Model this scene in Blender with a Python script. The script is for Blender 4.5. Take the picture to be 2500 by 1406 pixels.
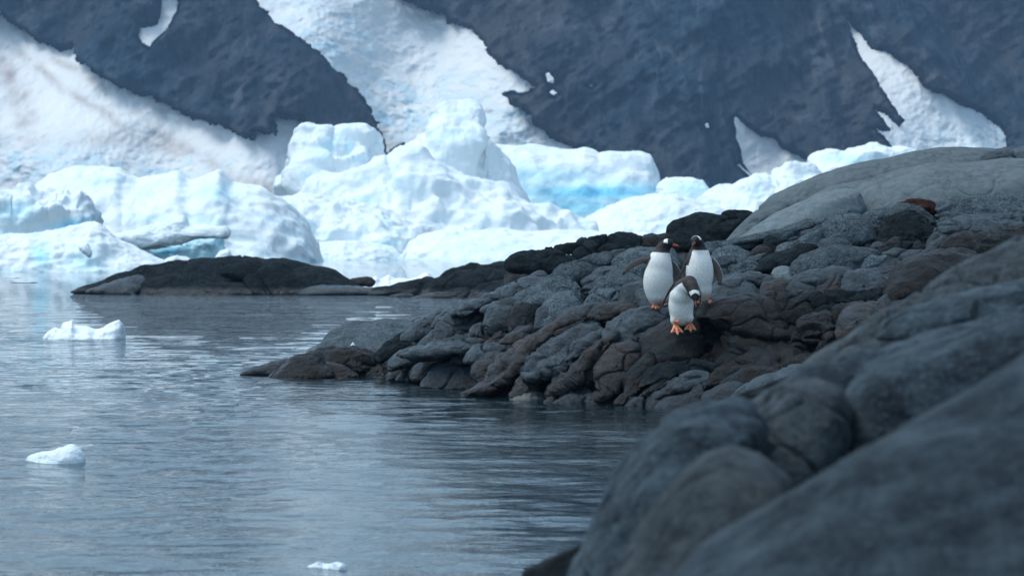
import bpy, bmesh, math, random
import numpy as np
from mathutils import Vector, Matrix

random.seed(7)
rng = np.random.default_rng(7)
scene = bpy.context.scene
for o in list(bpy.data.objects):
    bpy.data.objects.remove(o, do_unlink=True)
C = scene.collection

# ------------------------------------------------------------------ camera, sky, sun, exposure
F = 7000.0          # focal length in photograph pixels (2500 wide)
H = 1.43            # eye height above the water (m)
HZ = 600.0          # row of the horizon in the photograph
cam_d = bpy.data.cameras.new("camera")
cam = bpy.data.objects.new("camera", cam_d)
C.objects.link(cam)
cam.location = (0, 0, H)
cam.rotation_euler = (math.radians(90), 0, 0)
cam_d.sensor_width = 36.0
cam_d.lens = 36.0 * F / 2500.0
cam_d.shift_y = (HZ - 703.0) / 2500.0
cam_d.clip_start = 0.1
cam_d.clip_end = 20000
cam_d.dof.use_dof = True
cam_d.dof.focus_distance = 27.3
cam_d.dof.aperture_fstop = 5.6
scene.camera = cam

SUN_EL, SUN_AZ = 66.0, -80.0       # azimuth measured from +Y towards +X
world = bpy.data.worlds.new("World")
scene.world = world
world.use_nodes = True
wn, wl = world.node_tree.nodes, world.node_tree.links
wn.clear()
sky = wn.new("ShaderNodeTexSky"); sky.sky_type = 'NISHITA'; sky.sun_disc = False
sky.sun_elevation = math.radians(SUN_EL); sky.sun_rotation = math.radians(SUN_AZ)
sky.air_density = 1.0; sky.dust_density = 1.5; sky.ozone_density = 1.0
hs = wn.new("ShaderNodeHueSaturation"); hs.inputs["Saturation"].default_value = 0.62
bg = wn.new("ShaderNodeBackground"); bg.inputs["Strength"].default_value = 0.15
wo = wn.new("ShaderNodeOutputWorld")
wl.new(sky.outputs[0], hs.inputs["Color"]); ct = wn.new("ShaderNodeMix"); ct.data_type = 'RGBA'; ct.blend_type = 'MULTIPLY'; ct.inputs[0].default_value = 1.0
ct.inputs[7].default_value = (0.82, 1.0, 1.045, 1)      # thin grey-blue overcast
wl.new(hs.outputs[0], ct.inputs[6]); wl.new(ct.outputs[2], bg.inputs["Color"]); wl.new(bg.outputs[0], wo.inputs["Surface"])

sd = bpy.data.lights.new("sun", 'SUN'); sd.energy = 1.45; sd.angle = math.radians(26); sd.color = (1.0, 0.995, 0.98)
sun = bpy.data.objects.new("sun", sd); C.objects.link(sun)
el, az = math.radians(SUN_EL), math.radians(SUN_AZ)
sdir = Vector((math.sin(az) * math.cos(el), math.cos(az) * math.cos(el), math.sin(el)))
sun.rotation_euler = sdir.to_track_quat('Z', 'Y').to_euler()
sun.location = (0, 0, 60)

scene.view_settings.view_transform = 'Standard'
scene.view_settings.look = 'None'
scene.view_settings.gamma = 1.0
scene.view_settings.use_curve_mapping = False
scene.view_settings.exposure = 0.56
scene.render.engine = 'CYCLES'
scene.cycles.use_denoising = True
scene.cycles.max_bounces = 8
scene.cycles.diffuse_bounces = 3
scene.cycles.glossy_bounces = 3
scene.cycles.volume_bounces = 0

# ------------------------------------------------------------------ numeric noise
_perm = rng.permutation(256).astype(np.int32)
_perm = np.concatenate([_perm, _perm, _perm])
_g = rng.normal(size=(256, 3)); _g /= np.linalg.norm(_g, axis=1)[:, None]
_g = _g.astype(np.float32)

def perlin(p):
    p = np.asarray(p, np.float32)
    i = np.floor(p).astype(np.int32); f = p - i
    i &= 255
    u = f * f * f * (f * (f * 6 - 15) + 10)
    r = 0
    for dx in (0, 1):
        a = _perm[i[:, 0] + dx]
        wx = u[:, 0] if dx else 1 - u[:, 0]
        for dy in (0, 1):
            b = _perm[a + i[:, 1] + dy]
            wy = wx * (u[:, 1] if dy else 1 - u[:, 1])
            for dz in (0, 1):
                h = _perm[b + i[:, 2] + dz]
                g = _g[h]
                d = g[:, 0] * (f[:, 0] - dx) + g[:, 1] * (f[:, 1] - dy) + g[:, 2] * (f[:, 2] - dz)
                r = r + d * wy * (u[:, 2] if dz else 1 - u[:, 2])
    return r * 1.5

def fbm(p, octaves=4, gain=0.5, lac=2.03):
    a, s = 1.0, 0
    q = np.asarray(p, np.float32)
    for k in range(octaves):
        s = s + a * perlin(q + 17.3 * k)
        a *= gain; q = q * lac
    return s

def ridged(p, octaves=4, gain=0.5):
    a, s = 1.0, 0
    q = np.asarray(p, np.float32)
    for k in range(octaves):
        s = s + a * (1 - 2 * np.abs(perlin(q + 9.1 * k)))
        a *= gain; q = q * 2.05
    return s

_wp = rng.random((256, 3)).astype(np.float32)
def worley(p):
    p = np.asarray(p, np.float32)
    i = np.floor(p).astype(np.int32); f = p - i
    F1 = np.full(len(p), 9.0, np.float32); F2 = F1.copy()
    for dx in (-1, 0, 1):
        for dy in (-1, 0, 1):
            for dz in (-1, 0, 1):
                h = _perm[_perm[_perm[(i[:, 0] + dx) & 255] + ((i[:, 1] + dy) & 255)] + ((i[:, 2] + dz) & 255)]
                o = _wp[h]
                d = (o[:, 0] + dx - f[:, 0]) ** 2 + (o[:, 1] + dy - f[:, 1]) ** 2 + (o[:, 2] + dz - f[:, 2]) ** 2
                m = d < F1
                F2 = np.where(m, F1, np.minimum(F2, d)); F1 = np.where(m, d, F1)
    return np.sqrt(F1), np.sqrt(F2)

def smooth(a, b, x):
    t = np.clip((x - a) / (b - a), 0, 1)
    return t * t * (3 - 2 * t)

# ------------------------------------------------------------------ places: a photograph point at a distance, in metres
def P(px, py, Y):
    return np.array([(px - 1250.0) / F * Y, Y, H - (py - HZ) / F * Y])
def toworld(px, py, Y):
    return np.stack([(px - 1250.0) / F * Y, Y + 0 * px, H - (py - HZ) / F * Y], -1)
def topx(v):
    return 1250 + F * v[:, 0] / v[:, 1], HZ + (H - v[:, 2]) * F / v[:, 1]
def waterY(py):
    return H * F / (py - HZ)

# ------------------------------------------------------------------ object helpers
def tag(o, label=None, cat=None, group=None, kind=None):
    if label: o["label"] = label
    if cat: o["category"] = cat
    if group: o["group"] = group
    if kind: o["kind"] = kind
    return o

def empty(name, loc, label=None, cat=None, group=None):
    o = bpy.data.objects.new(name, None); C.objects.link(o)
    o.location = loc; o.empty_display_size = 0.2
    return tag(o, label, cat, group)

def link_mesh(name, verts, faces, mat, parent=None, origin=None, smooth_shade=True, attrs=None):
    verts = np.asarray(verts, np.float64)
    if origin is None:
        origin = verts.mean(0) if parent is None else verts.mean(0)
    origin = np.asarray(origin, float)
    me = bpy.data.meshes.new(name)
    v = (verts - origin).astype(np.float32)
    if isinstance(faces, np.ndarray):
        n, k = faces.shape
        me.vertices.add(len(v)); me.vertices.foreach_set("co", v.ravel())
        me.loops.add(n * k); me.loops.foreach_set("vertex_index", faces.astype(np.int32).ravel())
        me.polygons.add(n)
        me.polygons.foreach_set("loop_start", np.arange(0, n * k, k, dtype=np.int32))
        me.update(calc_edges=True)
    else:
        me.from_pydata([tuple(q) for q in v], [], faces)
    if smooth_shade:
        me.polygons.foreach_set("use_smooth", np.ones(len(me.polygons), bool))
    for an, av in (attrs or {}).items():
        av = np.asarray(av, np.float32)
        if av.ndim == 1:
            a = me.attributes.new(an, 'FLOAT', 'POINT'); a.data.foreach_set("value", av)
        else:
            a = me.attributes.new(an, 'FLOAT_COLOR', 'POINT')
            a.data.foreach_set("color", np.concatenate([av, np.ones((len(av), 1), np.float32)], 1).ravel())
    me.materials.append(mat)
    o = bpy.data.objects.new(name, me); C.objects.link(o)
    if parent is not None:
        o.parent = parent
        pm = Vector(parent.location)
        q = parent.parent
        while q is not None:
            pm = pm + q.location; q = q.parent
        o.location = Vector(origin) - pm
    else:
        o.location = Vector(origin)
    return o

def grid_faces(nu, nv, wrap_u=False):
    iu = np.arange(nu if wrap_u else nu - 1); iv = np.arange(nv - 1)
    a, b = np.meshgrid(iu, iv, indexing='ij')
    a = a.ravel(); b = b.ravel(); a2 = (a + 1) % nu
    return np.stack([a * nv + b, a2 * nv + b, a2 * nv + b + 1, a * nv + b + 1], 1)

def grid_normals(v, nu, nv, wrap_u=False):
    g = v.reshape(nu, nv, 3)
    if wrap_u:
        du = np.roll(g, -1, 0) - np.roll(g, 1, 0)
    else:
        du = np.gradient(g, axis=0)
    dv = np.gradient(g, axis=1)
    n = np.cross(du, dv)
    l = np.linalg.norm(n, axis=2, keepdims=True); n = n / np.maximum(l, 1e-9)
    return n.reshape(-1, 3)

def catmull(pts, n, closed=True, tension=0.5):
    pts = np.asarray(pts, float); m = len(pts)
    out = []
    segs = m if closed else m - 1
    k = max(2, n // segs)
    for s in range(segs):
        if closed:
            p0, p1, p2, p3 = pts[(s - 1) % m], pts[s], pts[(s + 1) % m], pts[(s + 2) % m]
        else:
            p0, p1, p2, p3 = pts[max(s - 1, 0)], pts[s], pts[s + 1], pts[min(s + 2, m - 1)]
        t = np.linspace(0, 1, k, endpoint=False)[:, None]
        out.append(0.5 * ((2 * p1) + (-p0 + p2) * t + (2 * p0 - 5 * p1 + 4 * p2 - p3) * t ** 2 + (-p0 + 3 * p1 - 3 * p2 + p3) * t ** 3))
    if not closed: out.append(pts[-1:])
    return np.concatenate(out)

# ------------------------------------------------------------------ materials
class NT:
    def __init__(s, name):
        s.m = bpy.data.materials.new(name); s.m.use_nodes = True
        s.n = s.m.node_tree.nodes; s.l = s.m.node_tree.links
        s.n.clear()
        s.out = s.n.new("ShaderNodeOutputMaterial")
        s.bsdf = s.n.new("ShaderNodeBsdfPrincipled")
        s.l.new(s.bsdf.outputs[0], s.out.inputs["Surface"])
        s.geo = s.n.new("ShaderNodeNewGeometry")
        s.oi = None
    def node(s, t, **k):
        n = s.n.new(t)
        for a, b in k.items(): setattr(n, a, b)
        return n
    def val(s, sock, v):
        if isinstance(v, (int, float, tuple, list)):
            sock.default_value = v
        else:
            s.l.new(v, sock)
    def mapped(s, scale=(1, 1, 1), rot=(0, 0, 0), src=None):
        mp = s.node("ShaderNodeMapping"); mp.inputs["Scale"].default_value = scale; mp.inputs["Rotation"].default_value = rot
        s.l.new(src or s.geo.outputs["Position"], mp.inputs["Vector"]); return mp.outputs[0]
    def noise(s, scale, detail=4, rough=0.55, vec=None, dist=0.0, out=0):
        n = s.node("ShaderNodeTexNoise"); n.inputs["Scale"].default_value = scale
        n.inputs["Detail"].default_value = detail; n.inputs["Roughness"].default_value = rough
        n.inputs["Distortion"].default_value = dist
        s.l.new(vec or s.geo.outputs["Position"], n.inputs["Vector"]); return n.outputs[out]
    def voro(s, scale, feature='F1', vec=None, out="Distance"):
        n = s.node("ShaderNodeTexVoronoi"); n.feature = feature; n.inputs["Scale"].default_value = scale
        s.l.new(vec or s.geo.outputs["Position"], n.inputs["Vector"]); return n.outputs[out]
    def ramp(s, fac, stops, interp='LINEAR'):
        r = s.node("ShaderNodeValToRGB"); r.color_ramp.interpolation = interp
        e = r.color_ramp.elements
        while len(e) < len(stops): e.new(0.5)
        for q, (p, c) in zip(e, stops):
            q.position = p; q.color = (c, c, c, 1) if isinstance(c, (int, float)) else (*c, 1)
        s.l.new(fac, r.inputs[0]); return r.outputs[0]
    def mix(s, fac, a, b, mode='MIX'):
        m = s.node("ShaderNodeMix", data_type='RGBA', blend_type=mode)
        s.val(m.inputs[0], fac)
        s.val(m.inputs[6], (*a, 1) if isinstance(a, tuple) else a); s.val(m.inputs[7], (*b, 1) if isinstance(b, tuple) else b)
        return m.outputs[2]
    def math(s, op, a, b=0.0, c=0.0):
        m = s.node("ShaderNodeMath", operation=op); s.val(m.inputs[0], a); s.val(m.inputs[1], b); s.val(m.inputs[2], c); return m.outputs[0]
    def attr(s, name, out="Fac"):
        a = s.node("ShaderNodeAttribute"); a.attribute_name = name; return a.outputs[out]
    def bump(s, h, strength=0.5, dist=0.02, prev=None):
        b = s.node("ShaderNodeBump"); b.inputs["Strength"].default_value = strength; b.inputs["Distance"].default_value = dist
        s.l.new(h, b.inputs["Height"])
        if prev is not None: s.l.new(prev, b.inputs["Normal"])
        return b.outputs[0]
    def sepz(s):
        x = s.node("ShaderNodeSeparateXYZ"); s.l.new(s.geo.outputs["Position"], x.inputs[0]); return x.outputs

def rock_mat(name, dark, mid, light, speck=0.5, rough=0.6, fine=1.0, patch=None, cracks=0.6, spec=0.012, relief=1.0, wet=True):
    t = NT(name)
    tn = dict(grey=(0.95, 1.02, 1.04), slate=(0.80, 0.90, 0.94), dark=(0.62, 0.68, 0.70), near=(0.72, 0.82, 0.87), brown=(0.84, 0.88, 0.90), pale=(0.88, 0.93, 0.95), rust=(0.8, 0.7, 0.7))[name.split('_')[0]]
    dark, mid, light = [tuple(a * b for a, b in zip(q, tn)) for q in (dark, mid, light)]
    big = t.noise(1.3, 5, 0.6)
    med = t.noise(9, 6, 0.65)
    col = t.mix(t.ramp(big, [(0.35, 0.0), (0.65, 1.0)]), dark, mid)
    col = t.mix(t.ramp(med, [(0.42, 0.0), (0.72, 1.0)]), col, light)
    if patch:
        pm = t.noise(2.2, 4, 0.6, vec=t.mapped((1, 1, 1.7)))
        col = t.mix(t.ramp(pm, [(0.50, 0.0), (0.60, 1.0)]), col, patch)
    sp = t.noise(75 * fine, 2, 0.7)
    col = t.mix(t.math('MULTIPLY', t.ramp(sp, [(0.54, 0.0), (0.68, 1.0)]), speck), col, tuple(min(1, c * 1.7 + 0.004) for c in light))
    sp2 = t.noise(45 * fine, 2, 0.6)
    col = t.mix(t.math('MULTIPLY', t.ramp(sp2, [(0.33, 1.0), (0.45, 0.0)]), speck * 0.9), col, tuple(c * 0.3 for c in dark))
    # thin joints
    wv = t.node("ShaderNodeVectorMath", operation='ADD')
    nz = t.node("ShaderNodeTexNoise"); nz.inputs["Scale"].default_value = 2.0; nz.inputs["Detail"].default_value = 5
    t.l.new(t.geo.outputs["Position"], nz.inputs["Vector"])
    sc = t.node("ShaderNodeVectorMath", operation='SCALE'); t.l.new(nz.outputs["Color"], sc.inputs[0]); sc.inputs["Scale"].default_value = 0.55
    t.l.new(t.geo.outputs["Position"], wv.inputs[0]); t.l.new(sc.outputs[0], wv.inputs[1])
    mp = t.mapped((1, 0.6, 1.5), (0.3, 0.5, 0.2), src=wv.outputs[0])
    ed = t.voro(2.6, 'DISTANCE_TO_EDGE', vec=mp)
    edm = t.math('MULTIPLY', t.ramp(ed, [(0.0, 1.0), (0.022, 0.0)]), t.ramp(t.noise(1.7, 2), [(0.42, 0.0), (0.52, 1.0)]))
    col = t.mix(t.math('MULTIPLY', edm, cracks), col, tuple(c * 0.25 for c in dark))
    # pale quartz veins
    ev = t.voro(0.9, 'DISTANCE_TO_EDGE', vec=wv.outputs[0])
    vm = t.math('MULTIPLY', t.ramp(ev, [(0.0, 1.0), (0.007, 0.0)]), t.ramp(t.noise(1.1, 2), [(0.60, 0.0), (0.64, 1.0)]))
    col = t.mix(t.math('MULTIPLY', vm, 0.14), col, (0.26, 0.28, 0.28))
    # random tone per boulder
    oi = t.node("ShaderNodeObjectInfo")
    col = t.mix(1.0, col, t.ramp(oi.outputs["Random"], [(0.0, 0.72), (1.0, 1.2)]), 'MULTIPLY')
    x = t.sepz()
    wn_ = t.math('ADD', x[2], t.math('MULTIPLY', t.noise(3, 3), -0.18))
    wetf = t.ramp(wn_, [(0.02, 1.0), (0.13, 0.0)])
    if wet:
        col = t.mix(wetf, col, t.mix(1.0, col, (0.38, 0.38, 0.40), 'MULTIPLY'))
    t.l.new(col, t.bsdf.inputs["Base Color"])
    r = t.ramp(t.noise(5, 3), [(0.3, max(0, rough - 0.12)), (0.7, min(1, rough + 0.12))])
    if wet:
        r = t.mix(wetf, r, (0.28, 0.28, 0.28))
    t.l.new(r, t.bsdf.inputs["Roughness"])
    t.l.new(t.mix(wetf, (spec,) * 3, (0.30, 0.30, 0.30)), t.bsdf.inputs["Specular IOR Level"])
    b1 = t.bump(t.noise(26, 9, 0.72), 0.9 * relief, 0.035)
    b0 = t.bump(t.noise(6, 4, 0.6, vec=t.mapped((1, 0.5, 2.2), (0.2, 0.55, 0.1))), 0.4 * relief, 0.07, b1)
    b2 = t.bump(edm, -0.9 * cracks, 0.03, b0)
    b3 = t.bump(sp, 0.25, 0.006, b2)
    t.l.new(b3, t.bsdf.inputs["Normal"])
    return t.m

M = {}
M['g'] = rock_mat("grey_granular_rock", (0.042, 0.054, 0.062), (0.078, 0.096, 0.108), (0.125, 0.150, 0.165), speck=0.8, rough=0.75)
M['s'] = rock_mat("slate_rock", (0.022, 0.030, 0.036), (0.046, 0.060, 0.070), (0.082, 0.102, 0.116), speck=0.3, rough=0.38, spec=0.20)
M['d'] = rock_mat("dark_rock", (0.010, 0.014, 0.016), (0.022, 0.028, 0.031), (0.042, 0.050, 0.054), speck=0.3, rough=0.55)
M['b'] = rock_mat("brown_rock", (0.024, 0.022, 0.021), (0.046, 0.039, 0.037), (0.072, 0.064, 0.061), speck=0.3, rough=0.40, spec=0.12, patch=(0.040, 0.050, 0.058))
M['k'] = rock_mat("dark_brown_rock", (0.009, 0.009, 0.009), (0.022, 0.019, 0.019), (0.040, 0.034, 0.032), speck=0.2, rough=0.38, spec=0.11, patch=(0.018, 0.023, 0.027))
M['p'] = rock_mat("pale_smooth_rock", (0.095, 0.115, 0.122), (0.135, 0.158, 0.168), (0.175, 0.20, 0.21), speck=0.08, rough=0.65, cracks=0.42, relief=0.35)
M['r'] = rock_mat("rust_rock", (0.03, 0.015, 0.012), (0.07, 0.032, 0.022), (0.10, 0.058, 0.045), speck=0.3, rough=0.6)
M['f'] = rock_mat("near_rock", (0.009, 0.015, 0.020), (0.022, 0.031, 0.040), (0.085, 0.106, 0.120), speck=0.5, rough=0.42, fine=1.2, cracks=0.5, relief=0.7, spec=0.06)
M['c'] = rock_mat("near_warm_rock", (0.014, 0.018, 0.021), (0.031, 0.037, 0.041), (0.092, 0.100, 0.104), speck=0.5, rough=0.46, fine=1.2, cracks=0.5, relief=0.7, spec=0.06)
# the low islet and shore rocks are much farther away: same stone

# ice
def ice_mat(name, white, blue, deep, sss=0.0):
    t = NT(name)
    at = t.attr("blue")
    n = t.noise(0.35, 5, 0.6)
    base = t.mix(t.ramp(n, [(0.35, 0.0), (0.70, 1.0)]), white, tuple(0.65 * a + 0.35 * b for a, b in zip(white, blue)))
    k = t.math('ADD', at, t.math('MULTIPLY', t.math('SUBTRACT', t.noise(0.8, 5, 0.65), 0.5), 0.35))
    base = t.mix(t.ramp(k, [(0.12, 0.0), (0.55, 1.0)]), base, blue)
    base = t.mix(t.ramp(k, [(0.55, 0.0), (1.0, 1.0)]), base, deep)
    t.l.new(base, t.bsdf.inputs["Base Color"])
    t.bsdf.inputs["Roughness"].default_value = 0.55
    t.bsdf.inputs["Specular IOR Level"].default_value = 0.3
    t.bsdf.inputs["Subsurface Weight"].default_value = sss
    t.bsdf.inputs["Subsurface Radius"].default_value = (0.35, 0.9, 1.2)
    t.bsdf.inputs["Subsurface Scale"].default_value = 1.2
    wv = t.node("ShaderNodeVectorMath", operation='ADD')
    nz = t.node("ShaderNodeTexNoise"); nz.inputs["Scale"].default_value = 0.5; nz.inputs["Detail"].default_value = 4
    t.l.new(t.geo.outputs["Position"], nz.inputs["Vector"])
    sc = t.node("ShaderNodeVectorMath", operation='SCALE'); t.l.new(nz.outputs["Color"], sc.inputs[0]); sc.inputs["Scale"].default_value = 1.6
    t.l.new(t.geo.outputs["Position"], wv.inputs[0]); t.l.new(sc.outputs[0], wv.inputs[1])
    fr = t.voro(0.75, 'F1', vec=t.mapped((1, 1, 1.5), (0.2, 0.4, 0), src=wv.outputs[0]))
    b = t.bump(t.noise(1.4, 8, 0.66), 0.35, 0.3, t.bump(fr, 0.16, 0.9))
    t.l.new(b, t.bsdf.inputs["Normal"])
    return t.m
M['ice'] = ice_mat("iceberg_ice", (0.81, 0.85, 0.865), (0.58, 0.84, 0.93), (0.20, 0.66, 0.88), sss=0.04)
M['ice_small'] = ice_mat("growler_ice", (0.86, 0.90, 0.93), (0.70, 0.82, 0.88), (0.4, 0.65, 0.8))

# mountain rock
t = NT("mountain_rock")
v1 = t.mapped((1.5, 0.4, 0.75), (0, 0.45, 0))
n1 = t.noise(0.05, 9, 0.68, vec=v1, dist=0.6)
n2 = t.noise(0.012, 4, 0.5)
c = t.mix(t.ramp(n1, [(0.38, 0.0), (0.62, 1.0)]), (0.008, 0.022, 0.040), (0.052, 0.076, 0.102))
c = t.mix(t.math('MULTIPLY', t.ramp(n2, [(0.42, 0.0), (0.62, 1.0)]), 1.0), c, (0.060, 0.058, 0.056))
n3 = t.noise(0.25, 6, 0.7)
c = t.mix(t.ramp(n3, [(0.58, 0.0), (0.75, 0.7)]), c, (0.10, 0.115, 0.13))
sl = t.noise(0.09, 6, 0.62, vec=t.mapped((2.0, 0.3, 0.5), (0, 1.0, 0)), dist=0.9)
c = t.mix(t.ramp(sl, [(0.52, 0.0), (0.62, 0.7)]), c, (0.004, 0.011, 0.022))
c = t.mix(t.ramp(sl, [(0.34, 0.8), (0.44, 0.0)]), c, (0.105, 0.118, 0.130))
t.l.new(c, t.bsdf.inputs["Base Color"]); t.bsdf.inputs["Roughness"].default_value = 0.9; t.bsdf.inputs["Specular IOR Level"].default_value = 0.02
t.l.new(t.bump(t.noise(0.16, 9, 0.68, vec=t.mapped((1.2, 0.5, 0.7), (0, 0.35, 0))), 0.9, 5.0), t.bsdf.inputs["Normal"])
M['mount'] = t.m

# snow and glacier
t = NT("glacier_snow")
at = t.attr("dirt"); bl = t.attr("blue")
n = t.noise(0.06, 6, 0.6)
c = t.mix(t.ramp(n, [(0.35, 0.0), (0.7, 1.0)]), (0.80, 0.80, 0.78), (0.70, 0.72, 0.72))
cre = t.noise(0.14, 7, 0.66, vec=t.mapped((1, 0.4, 1.6), (0, 0.3, 0)), dist=0.7)
k = t.math('MULTIPLY', bl, t.ramp(cre, [(0.44, 0.0), (0.56, 1.0)]))
c = t.mix(k, c, (0.46, 0.66, 0.76))
st = t.noise(0.10, 6, 0.6, vec=t.mapped((1, 0.3, 1), (0, 0, 0)))
dk = t.math('MULTIPLY', at, t.ramp(st, [(0.36, 0.0), (0.66, 1.0)]))
c = t.mix(dk, c, (0.34, 0.26, 0.22))
t.l.new(c, t.bsdf.inputs["Base Color"]); t.bsdf.inputs["Roughness"].default_value = 0.7
t.l.new(t.bump(cre, 0.32, 2.5), t.bsdf.inputs["Normal"])
M['snow'] = t.m

# water
t = NT("sea_water")
t.bsdf.inputs["Base Color"].default_value = (0.004, 0.014, 0.019, 1)
t.bsdf.inputs["Roughness"].default_value = 0.015
t.bsdf.inputs["IOR"].default_value = 1.333
x = t.sepz()
wob = t.noise(0.05, 3)
dist = t.math('ADD', x[1], t.math('MULTIPLY', t.math('SUBTRACT', wob, 0.5), 30))
near = t.ramp(t.math('DIVIDE', dist, 200.0), [(0.49, 1.0), (0.60, 0.12)])
patchy = t.ramp(t.noise(0.35, 3), [(0.3, 0.55), (0.7, 1.15)])
w2 = t.noise(11.0, 3, 0.6, vec=t.mapped((0.8, 1.2, 1), (0, 0, -0.1)), dist=0.3)
hgt = t.math('MULTIPLY', w2, 0.006)
w1 = t.noise(2.4, 3, 0.55, vec=t.mapped((0.8, 1.15, 1), (0, 0, 0.15)), dist=0.4)
farf = t.ramp(t.math('DIVIDE', x[1], 100.0), [(0.22, 0.0), (0.50, 1.0)])
hgt = t.math('ADD', hgt, t.math('MULTIPLY', t.math('MULTIPLY', w1, farf), 0.26))
hgt = t.math('MULTIPLY', hgt, t.math('MULTIPLY', near, patchy))
b = t.node("ShaderNodeBump"); b.inputs["Strength"].default_value = 1.0; b.inputs["Distance"].default_value = 1.0
t.l.new(hgt, b.inputs["Height"]); t.l.new(b.outputs[0], t.bsdf.inputs["Normal"])
M['water'] = t.m

def plain(name, col, rough=0.5, bump=None, bscale=60, spec=0.5, var=0.0):
    t = NT(name)
    if var:
        c = t.mix(t.ramp(t.noise(bscale, 4), [(0.3, 0.0), (0.7, 1.0)]), tuple(a * (1 - var) for a in col), tuple(min(1, a * (1 + var)) for a in col))
        t.l.new(c, t.bsdf.inputs["Base Color"])
    else:
        t.bsdf.inputs["Base Color"].default_value = (*col, 1)
    t.bsdf.inputs["Roughness"].default_value = rough
    t.bsdf.inputs["Specular IOR Level"].default_value = spec
    if bump:
        t.l.new(t.bump(t.noise(bscale, 5, 0.6), bump, 0.01), t.bsdf.inputs["Normal"])
    return t.m
def attr_mat(name, rough=0.6, bscale=130, bump=0.8):
    t = NT(name)
    a = t.attr("col", "Color")
    c = t.mix(1.0, a, t.ramp(t.noise(bscale * 0.5, 4, 0.6), [(0.25, 0.78), (0.75, 1.12)]), 'MULTIPLY')
    t.l.new(c, t.bsdf.inputs["Base Color"]); t.bsdf.inputs["Roughness"].default_value = rough
    t.bsdf.inputs["Specular IOR Level"].default_value = 0.3
    t.l.new(t.bump(t.noise(bscale, 5, 0.6, vec=t.mapped((1.6, 1.6, 0.5))), bump, 0.006), t.bsdf.inputs["Normal"])
    return t.m
M['feather'] = attr_mat("penguin_plumage")
M['foot'] = plain("webbed_foot_skin", (0.90, 0.30, 0.15), 0.5, 0.5, 120, var=0.15)
M['claw'] = plain("claw_horn", (0.03, 0.025, 0.025), 0.4, var=0.1)
M['eye'] = plain("eye_gloss", (0.01, 0.008, 0.008), 0.1)
M['tail'] = plain("tail_feather", (0.17, 0.18, 0.19), 0.55, 0.4, 200, var=0.6)

# ================================================================== SETTING: water, mountain, snowfields
_u = np.concatenate([-np.geomspace(320, 0.30, 16), (np.arange(-420, 2960, 8.0) - 1250) / F, np.geomspace(0.30, 320, 16)])
_inv = np.arange(1 / 7.6, 1 / 420.0, -1.25 / (H * F))
_y = np.concatenate([[-300, -40, -4, 2, 5, 6.5], 1 / _inv, [440, 600, 850, 1300, 3000]])
UU, YY = np.meshgrid(_u, _y, indexing='ij')
XX = np.clip(UU * np.maximum(YY, 8), -2500, 2500)
wv = np.stack([XX.ravel(), YY.ravel(), np.zeros(XX.size)], -1)
_m = (wv[:, 1] > 7.5) & (wv[:, 1] < 90) & (np.abs(XX.ravel()) < 0.30 * wv[:, 1])
q = wv[_m]; dY = q[:, 1] ** 2 / (H * F) * 1.25
zz = np.zeros(len(q))
for lam, amp, rx, ang in ((1.7, 0.012, 0.8, 0.3), (0.70, 0.012, 0.8, -0.2), (0.36, 0.0105, 0.85, 0.12), (0.19, 0.0050, 0.9, -0.3)):
    c_, s_ = math.cos(ang), math.sin(ang)
    r = np.stack([(q[:, 0] * c_ + q[:, 1] * s_) / lam * rx, (-q[:, 0] * s_ + q[:, 1] * c_) / lam, 0 * q[:, 0] + lam * 7], -1)
    zz += amp * perlin(r) * smooth(0.62, 0.30, dY / lam) 
patch_ = 0.60 + 0.55 * smooth(-0.3, 0.4, perlin(np.stack([q[:, 0] * 0.22, q[:, 1] * 0.12, 0 * q[:, 0]], -1)))
wv[_m, 2] = zz * patch_ * (0.72 + 0.5 * smooth(1.5, -3.0, q[:, 0])) * smooth(88, 60, q[:, 1])
w_o = link_mesh("sea_water", wv, grid_faces(len(_u), len(_y)), M['water'], origin=(0, 0, 0))
tag(w_o, "rippled blue-grey sea around the rocks, calm and pale below the ice", kind="structure")
bv = np.array([[x, y, -3.5] for x in (-2500, 2500) for y in (-300, 3000)])
sb = link_mesh("sea_bed", bv, grid_faces(2, 2), M['k'], origin=(0, 0, -3.5))
tag(sb, "dark sea bed under the water", kind="structure")

def gauss(x, y, cx, cy, rx, ry, rot=0):
    a = math.radians(rot); dx, dy = x - cx, y - cy
    u = (dx * math.cos(a) + dy * math.sin(a)) / rx; v = (-dx * math.sin(a) + dy * math.cos(a)) / ry
    return np.exp(-(u * u + v * v))

def mdepth(px, py, rock=True):
    """distance of the mountain face seen at a photograph point (m)"""
    d = 860 + 0.185 * (640 - py)
    d = d - 20 * gauss(px, py, 620, 90, 330, 170, 38)          # rock buttress left of the glacier
    d = d - 18 * gauss(px, py, 1750, 120, 420, 330, 20)
    d = d - 12 * gauss(px, py, 2000, 330, 120, 260, -30)
    d = d + 7 * gauss(px, py, 1000, 120, 190, 220, -35)
    d = d + 8 * gauss(px, py, 2250, 250, 120, 200, -35)
    d = d - 18 * gauss(px, py, 50, 330, 420, 130, 30)
    d = d + 60 * smooth(2300, 2420, px + (250 - py) * 0.55) 
    d = d + 14 * np.sin(px * 0.006 + 1.3) + 10 * np.sin(px * 0.013 + py * 0.006)
    return d

def mountain_relief(q, amp=1.0):
    qq = q * np.array([1.0, 0.3, 0.8])
    r = ridged(qq / 42.0, 5, 0.62) * 8.0
    dia = q @ np.array([[0.8, 0, 0.6], [0, 0.3, 0], [-0.6, 0, 0.8]]).T
    r = r + ridged(dia / np.array([60.0, 60, 14.0]), 4, 0.6) * 3.8
    return -r * amp

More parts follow.
